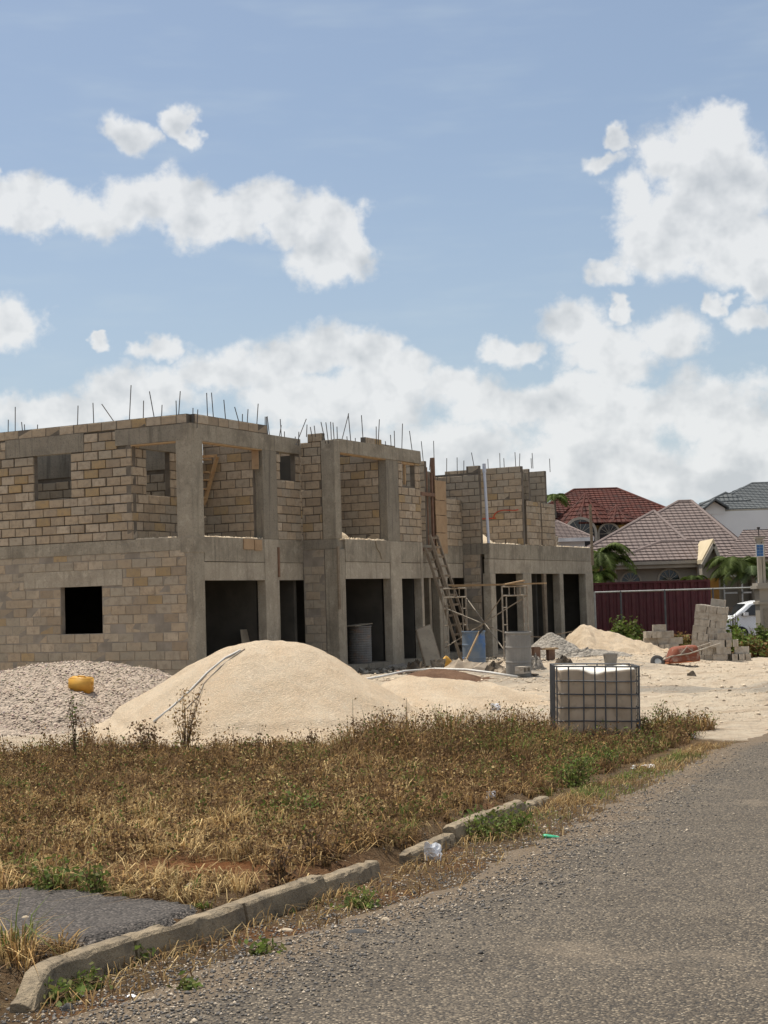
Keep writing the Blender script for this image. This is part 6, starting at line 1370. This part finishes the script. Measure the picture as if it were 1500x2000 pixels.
# flattened straw and litter between the tussocks
N = 90000; x, y = field_points(N); k = RNG.random(N) < np.clip(field_mask(x, y) * 1.2, 0, 1); x, y = x[k], y[k]; n = len(x); zone = (ss(0.8, -1.0, x) * 0.55 + 0.12) * ss(20, 13, y)
cols = np.where((RNG.random(n) < zone)[:, None], pick(n, [5, 3], [STRAW * 1.15, GOLD * 1.1]), pick(n, [4, 3, 2], [BROWN, GOLD, DKB]))
V, Fl, sz, c = blades(np.stack([x, y, gheight(x, y) + 0.01 * RNG.random(n)], -1), 0.05 + 0.10 * RNG.random(n), RNG.uniform(0.005, 0.011, n), RNG.normal(0, 1.3, n), RNG.random(n) * 6.28, cols, np.abs(RNG.normal(1.1, 0.5, n)))
o = npmesh('straw_litter', V, Fl, sz, 'straw', colors=c); tag(o, 'flattened straw lying between the grass tussocks', 'grass', kind='stuff')
# weeds: little stems with small dead leaves, mixed through the grass
N = 17000; x, y = field_points(N, 9.5, 26.0); k = RNG.random(N) < field_mask(x, y) * ss(9.0, 11.5, y) * (0.35 + 0.65 * ss(-0.2, 0.5, wobble(x + 1, y, 1.5))); x, y = x[k], y[k]; n = len(x); z = gheight(x, y)
th = tallness(x, y); H_ = (0.12 + 0.22 * RNG.random(n)) * np.clip(th, 0.5, 1.9); g = greenness(x, y)
nl = 16; f = RNG.random((n, nl)); az = RNG.random((n, nl)) * 6.28; rr = (0.015 + 0.055 * RNG.random((n, nl))) * (0.5 + f)
LP = np.stack([x[:, None] + rr*np.cos(az) + 0.1*H_[:, None]*f*np.cos(az[:, :1]), y[:, None] + rr*np.sin(az), z[:, None] + H_[:, None]*(0.15 + 0.9*f)], -1).reshape(-1, 3)
lc = pick(n*nl, [4, 3, 3, 1], [BROWN, DKB, GOLD, STRAW]); gr = np.repeat(RNG.random(n) < 0.10 + g * 0.6, nl); lc[gr] = pick(int(gr.sum()), [3, 4], [OLIVE, GREEN])
V1, F1_, s1, c1 = cards(LP, RNG.uniform(0.010, 0.024, n*nl) * (0.75 + 0.02*LP[:, 1]), rand_unit(n*nl), lc)
V2, F2_, s2_, c2 = blades(np.stack([x, y, z], -1), H_ * 1.1, np.full(n, 0.008), RNG.normal(0, 0.15, n), RNG.random(n)*6.28, pick(n, [1, 1], [BROWN, DKB]), np.full(n, 0.1))
o = npmesh('dry_weeds', np.concatenate([V1, V2]), np.concatenate([F1_, F2_ + len(V1)]), np.concatenate([s1, s2_]), 'straw', colors=np.concatenate([c1, c2])); tag(o, 'withered brown weeds mixed through the verge grass', 'weeds', kind='stuff')
# taller dead stems standing along the far edge of the verge
N = 900; x, y = field_points(N, 17.5, 25.5); k = (RNG.random(N) < field_mask(x, y)) & (wobble(x, y, 1.8) + 0.3 * ss(-0.5, 0.6, x) > 0.1); x, y = x[k], y[k]; n = len(x); z = gheight(x, y); H_ = RNG.uniform(0.22, 0.55, n) * np.where((x > 1.9) & (x < 3.9), 0.55, 1.0)
nl = 14; f = RNG.random((n, nl)); az = RNG.random((n, nl)) * 6.28; rr = 0.02 + 0.05 * RNG.random((n, nl)); dr = RNG.normal(0, 0.12, (n, 2)) * H_[:, None]
LP = np.stack([x[:, None] + rr*np.cos(az) + dr[:, :1]*f, y[:, None] + rr*np.sin(az) + dr[:, 1:]*f, z[:, None] + H_[:, None]*(0.25 + 0.78*f)], -1).reshape(-1, 3)
V1, F1_, s1, c1 = cards(LP, RNG.uniform(0.014, 0.03, n*nl), rand_unit(n*nl), pick(n*nl, [4, 3, 3, 2], [BROWN, DKB, GOLD, OLIVE]))
V2, F2_, s2_, c2 = blades(np.stack([x, y, z], -1), H_ * 1.05, np.full(n, 0.011), np.hypot(dr[:, 0], dr[:, 1]) / H_, np.arctan2(dr[:, 1], dr[:, 0]), pick(n, [1, 1], [BROWN, DKB]), np.zeros(n))
o = npmesh('dead_stems', np.concatenate([V1, V2]), np.concatenate([F1_, F2_ + len(V1)]), np.concatenate([s1, s2_]), 'straw', colors=np.concatenate([c1, c2])); tag(o, 'taller dead stems along the far edge of the verge', 'weeds', kind='stuff')
# strip between kerb and road: thin straw, creeping weeds
N = 26000; y = RNG.uniform(7.0, 21.5, N); kx = np.where(y > KERB[-1, 1], KERB[-1, 0] + (y - KERB[-1, 1]) * 0.42, kerb_x(y)); ex = edge_x(y); t_ = RNG.random(N) ** 1.4; x = kx + 0.02 + (ex - kx + 0.1) * t_
k = (RNG.random(N) < (0.30 + 0.70 * ss(11.5, 14.5, y)) * (0.9 - 0.75 * t_) * (0.35 + 0.65 * ss(-0.2, 0.5, wobble(x, y, 2.4)))); x, y = x[k], y[k]; n = len(x); gg = ss(0.1, 0.7, wobble(x + 9, y, 1.8) + 0.3 * ss(11, 16, y))
cols = pick(n, [5, 4, 3], [STRAW, GOLD, BROWN]); gs_ = RNG.random(n) < gg * 0.7; cols[gs_] = pick(int(gs_.sum()), [2, 5], [OLIVE, GREEN * 1.15])
V, Fl, sz, c = blades(np.stack([x, y, gheight(x, y)], -1), 0.03 + 0.10 * RNG.random(n)**1.5, RNG.uniform(0.004, 0.009, n), RNG.normal(0, 1.3, n), RNG.random(n)*6.28, cols, np.abs(RNG.normal(0.7, 0.5, n)))
o = npmesh('verge_grass', V, Fl, sz, 'straw', colors=c); tag(o, 'thin straw and creeping weeds between kerb and road', 'grass', kind='stuff')

def stalk_plant(name, px, Yoff, h, spread, nst, nleaf, leafs, pal, probs, label, cat='weed', base=None, group=None, stemmat='stem_brown', droop=0.0, smin=0.12):
    """a plant of its own: stems with leaves"""
    p = base if base is not None else on_ground(*px); o = empty(name, p, 0, label, cat, group); mb = MB(); LPs = []
    for i in range(nst):
        a = random.random()*6.28; r = spread * random.uniform(0.2, 1.0); hh = h * random.uniform(0.6, 1.0) if i else h
        pts = [Vector((0.02*math.cos(a), 0.02*math.sin(a), -0.02)), Vector((r*0.4*math.cos(a), r*0.4*math.sin(a), hh*0.5)), Vector((r*math.cos(a + 0.2), r*math.sin(a + 0.2), hh))]
        mb.tube(pts, 0.006 + 0.004*h, 5, r2=0.002, cap=False)
        for _ in range(nleaf // nst):
            f = random.uniform(smin, 1.02); q = pts[0].lerp(pts[1], f*2) if f < 0.5 else pts[1].lerp(pts[2], f*2 - 1); sp_ = spread * 0.22 * (1.2 - 0.5*f) + 0.012
            LPs.append((q.x + random.gauss(0, sp_), q.y + random.gauss(0, sp_), max(0.01, q.z + random.gauss(0, sp_*0.7))))
    mb.build('stem', stemmat, o)
    LPs = np.array(LPs); n_ = len(LPs); V, Fl, sz, c = cards(LPs, RNG.uniform(0.6, 1.3, n_) * leafs, rand_unit(n_) * np.array([1, 1, 0.6]) + np.array([0, 0, 0.5]), pick(n_, probs, pal)); l = npmesh('leaves', V, Fl, sz, 'leaf', o, colors=c); return o
DEADP = [BROWN, GOLD, DKB]; GRP = [GREEN, GREEN*1.5, OLIVE]
stalk_plant('dry_weed', (360, 1470), 0, 0.95, 0.36, 13, 620, 0.026, [GOLD, BROWN, STRAW], [3, 3, 2], 'tall branching dry weed standing before the large heap', base=on_ground(362, 1474))
stalk_plant('dry_weed', (150, 1500), 0, 0.98, 0.12, 4, 160, 0.026, [GREEN, BROWN, DKB], [4, 3, 3], 'tall dark stalk with green top before the gravel heap', base=on_ground(148, 1500))
stalk_plant('dry_weed', (285, 1478), 0, 0.5, 0.30, 12, 300, 0.03, DEADP, [4, 1, 4], 'low dark leafy dead weed left of the tall branching weed', base=on_ground(285, 1478))
stalk_plant('dry_weed', (160, 1460), 0, 0.6, 0.16, 5, 120, 0.03, DEADP, [3, 3, 2], 'brown dead weed beside the dark green topped stalk', base=on_ground(172, 1476))
for i, (x, y, h, lab) in enumerate([(690, 1462, 0.72, 'single tall dead stem right of the large heap'), (795, 1440, 0.62, 'dead stem with hooked tip before the marl apron'), (855, 1430, 0.45, 'pale feathery weed before the marl apron'), (880, 1445, 0.4, 'short leafy weed before the marl apron'), (610, 1478, 0.42, 'brown weed at the right base of the large heap'), (1000, 1425, 0.38, 'dry weed left of the tote'), (1290, 1425, 0.42, 'green sprig weed right of the tote'), (1255, 1440, 0.36, 'leafy weed at the right corner of the tote'), (640, 1700, 0.28, 'dark dead stalk by the kerb middle'), (545, 1725, 0.26, 'short dead tuft behind the kerb'), (605, 1690, 0.30, 'withered stalk behind the kerb bend')]):
    pal, pr = ((GRP, [3, 2, 3]) if 'green' in lab or 'leafy' in lab or 'feathery' in lab else (DEADP, [4, 2, 3])); stalk_plant('dry_weed', None, 0, h, 0.05 if 'single' in lab or 'stem with' in lab else 0.14, 3 if 'stem' in lab else 7, 30 if 'stem' in lab else 150, 0.022, pal, pr, lab, base=on_ground(x, y))
for i, (x, y, h, s_, n_, lab) in enumerate([(1120, 1535, 0.34, 0.36, 900, 'dense green bush in the verge before the tote'), (1180, 1500, 0.26, 0.3, 420, 'round leaved green weed before the tote right side'), (960, 1480, 0.24, 0.25, 380, 'bright green feathery tuft left of the tote'), (950, 1640, 0.22, 0.30, 520, 'green weed clump at the end of the visible kerb'), (1010, 1625, 0.18, 0.22, 300, 'green weed clump past the kerb near the bottle'),
                                      (110, 1738, 0.16, 0.26, 420, 'green grass clump behind the footway patch'), (185, 1745, 0.15, 0.12, 200, 'small dark green tuft behind the footway patch'), (110, 1955, 0.07, 0.16, 160, 'low green creeper at the kerb end'), (165, 1930, 0.07, 0.12, 110, 'low green creeper along the kerb face'), (260, 1880, 0.08, 0.10, 90, 'bright creeper by the kerb joint'), (325, 1850, 0.08, 0.09, 70, 'small bright sprig at the kerb crack'), (700, 1770, 0.06, 0.2, 220, 'flat green weed on the shoulder'), (515, 1865, 0.05, 0.12, 110, 'small flat green weed on the near shoulder'), (365, 1935, 0.05, 0.07, 60, 'tiny green weed on the near asphalt'), (1270, 1470, 0.28, 0.35, 420, 'reddish green weed clump at the verge tip'), (585, 1600, 0.22, 0.35, 420, 'yellow green weed patch in the middle of the dry grass')]):
    stalk_plant('green_weed', None, 0, h, s_, 14, n_, 0.022 if h > 0.1 else 0.024, GRP if i != 14 else [OLIVE, BROWN, GREEN], [4, 2, 3], lab, base=on_ground(x, y), cat='weed', group=None, smin=0.05)

# shrubs by the fence, built as stems with a leafy crown
def shrub(px, Y, rx, ry, h, nleaf, ls, pal, pr, label, z=None):
    p = aty(px[0], px[1], Y); z = float(gheight(p[0], p[1])) if z is None else z; o = empty('shrub', (p[0], p[1], z), 0, label, 'shrub', 'shrubs along the fence')
    mb = MB()
    for i in range(9):
        a = random.random()*6.28; r = random.random(); mb.tube([(0.1*math.cos(a), 0.1*math.sin(a), -0.05), (rx*0.5*r*math.cos(a), ry*0.5*r*math.sin(a), h*0.5), (rx*0.8*r*math.cos(a), ry*0.8*r*math.sin(a), h*random.uniform(0.75, 1.0))], 0.02, 5, r2=0.005, cap=False)
    mb.build('stem', 'stem_brown', o)
    ncl = 26; cl = rand_unit(ncl) * RNG.uniform(0.45, 1.0, (ncl, 1)); cl[:, 2] = np.abs(cl[:, 2]); cl = cl * np.array([rx, ry, h*0.85]) + np.array([0, 0, 0.08])
    i = RNG.integers(0, ncl, nleaf); LP = cl[i] + RNG.normal(size=(nleaf, 3)) * np.array([rx, ry, h]) * 0.16; LP[:, 2] = np.abs(LP[:, 2])
    tint = RNG.uniform(0.6, 1.35, ncl)[i][:, None]; V, Fl, sz, c = cards(LP, RNG.uniform(0.6, 1.3, nleaf)*ls, rand_unit(nleaf)*np.array([1, 1, 0.7]) + np.array([0, 0, 0.6]), pick(nleaf, pr, pal)*tint); npmesh('crown', V, Fl, sz, 'leaf', o, colors=c)
G2 = GREEN*1.15; LIME = np.array([0.16, 0.22, 0.04]); RUST = np.array([0.16, 0.085, 0.03])
for (px, Y, rx, ry, h, n_, ls, pal, pr, lab) in [((1225, 1250), 48.3, 0.7, 0.5, 0.95, 1900, 0.07, [G2, LIME, OLIVE], [4, 2, 2], 'leafy green shrub before the maroon container'), ((1192, 1245), 48.5, 0.5, 0.4, 0.55, 900, 0.06, [LIME, OLIVE, GOLD], [3, 3, 3], 'yellowish low shrub left of the green one'), ((1255, 1255), 48.4, 0.45, 0.4, 0.5, 700, 0.06, [G2, OLIVE, RUST], [3, 3, 2], 'low mixed shrub behind the small block pile'),
     ((1308, 1262), 47.6, 0.6, 0.4, 0.55, 900, 0.06, [RUST, OLIVE, BROWN], [4, 3, 3], 'brown scrubby shrub between the block piles'), ((1340, 1262), 47.9, 0.4, 0.3, 0.5, 500, 0.06, [RUST, GOLD, OLIVE], [4, 3, 2], 'dry shrub left of the tall stack'), ((1445, 1275), 46.4, 0.75, 0.5, 0.72, 2000, 0.075, [G2, LIME, OLIVE], [4, 3, 2], 'bushy green shrub right of the tall stack'),
     ((1490, 1270), 46.0, 0.7, 0.5, 0.95, 1900, 0.075, [G2, G2*0.8, OLIVE], [4, 3, 2], 'dark green shrub at the right edge'), ((1432, 1215), 48.6, 0.35, 0.3, 1.35, 420, 0.09, [LIME, G2, OLIVE], [4, 3, 1], 'tall light green shrub before the white car'), ((1478, 1288), 45.2, 0.8, 0.35, 0.55, 1200, 0.06, [RUST, OLIVE, G2], [4, 3, 2], 'low rusty shrub at the right edge foot'), ((1425, 1290), 45.6, 0.5, 0.3, 0.5, 700, 0.06, [OLIVE, RUST, G2], [4, 3, 2], 'low olive shrub behind the stepped pile')]:
    shrub(px, Y, rx, ry, h, n_, ls, pal, pr, lab)
# rough grass along the fence foot
N = 16000; x = RNG.uniform(6.5, 13.5, N); y = RNG.uniform(46.3, 50.5, N); k = RNG.random(N) < ss(45.8, 47.5, y + 0.6*wobble(x, y, 1.5)); x, y = x[k], y[k]; n = len(x)
V, Fl, sz, c = blades(np.stack([x, y, gheight(x, y)], -1), 0.08 + 0.35*RNG.random(n)**1.5, np.full(n, 0.02), RNG.normal(0, 0.4, n), RNG.random(n)*6.28, pick(n, [3, 3, 2, 2], [OLIVE, GREEN, GOLD, RUST]), np.abs(RNG.normal(0.4, 0.3, n))); o = npmesh('fence_grass', V, Fl, sz, 'straw', colors=c); tag(o, 'rough grass along the foot of the chain link fence', 'grass', kind='stuff')

def palm(px, Y, ztop, nf, flen, label, trunk_r=0.09, col_=GREEN*0.9):
    p = aty(px[0], px[1], Y); zt = float(p[2]) if ztop is None else ztop; o = empty('palm_tree', (p[0], Y, -0.4), 0, label, 'palm tree', 'palms by the bungalow'); H = zt + 0.4
    mb = MB(); mb.tube([(0, 0, 0), (0.05, 0, H*0.5), (0, 0, H)], trunk_r, 8, r2=trunk_r*0.7); mb.build('trunk', 'palm_trunk', o)
    V, Fl, C_ = [], [], []
    for i in range(nf):
        a = 2*math.pi*i/nf + random.uniform(-.3, .3); up_ = random.uniform(0.1, 1.1); L = flen*random.uniform(0.75, 1.1); pts = []
        for j in range(11):
            f = j/10; r = L*(f - 0.15*f*f); pts.append(Vector((math.cos(a)*r, math.sin(a)*r, H + L*(up_*f - (0.55 + 0.5*up_)*f*f))))
        sd_ = Vector((-math.sin(a), math.cos(a), 0)); sh = random.uniform(0.6, 1.3)
        for j in range(1, 11):
            for m_ in range(3):
                q = pts[j-1].lerp(pts[j], (m_ + 0.5)/3); f = (j - 1 + m_/3)/10; ll = L*0.30*math.sin(math.pi*min(1, 0.12 + 0.85*f)) + 0.05
                for sg in (-1, 1):
                    tip = q + sd_*sg*ll*0.8 + (pts[j] - pts[j-1]).normalized()*ll*0.45 + Vector((0, 0, -ll*random.uniform(0.25, 0.6))); w_ = (pts[j] - pts[j-1]).normalized()*0.028
                    b = len(V); V += [tuple(q - w_), tuple(q.lerp(tip, 0.5) + Vector((0, 0, 0.03))), tuple(tip), tuple(q + w_)]; Fl += [b, b+1, b+2, b, b+2, b+3]; C_ += [tuple(col_*sh*random.uniform(0.75, 1.25))]*4
    npmesh('crown', np.array(V), Fl, np.full(len(Fl)//3, 3), 'leaf', o, colors=np.array(C_))
palm((1172, 1080), 60.5, None, 16, 1.5, 'palm with dark fronds beside the far house corner'); palm((1195, 1092), 61.0, None, 12, 1.25, 'lower palm arching right beside the bungalow wall'); palm((1165, 1125), 60, None, 14, 1.1, 'bushy light green palm low at the container end', col_=GREEN*1.5)
palm((1440, 1105), 60.5, None, 18, 1.6, 'large palm before the bungalow right windows'); palm((1468, 1118), 60, None, 14, 1.3, 'palm with pale fronds left of the gate pillar', col_=np.array([0.13, 0.17, 0.07])); palm((1352, 1132), 60.6, None, 12, 0.8, 'small palm top peeping over the container', 0.05); palm((1083, 972), 84, None, 12, 1.2, 'treetop just right of the far house wall')
scene.cycles.max_bounces = 6; scene.cycles.diffuse_bounces = 3; scene.cycles.glossy_bounces = 2; scene.cycles.transmission_bounces = 2; scene.cycles.transparent_max_bounces = 4
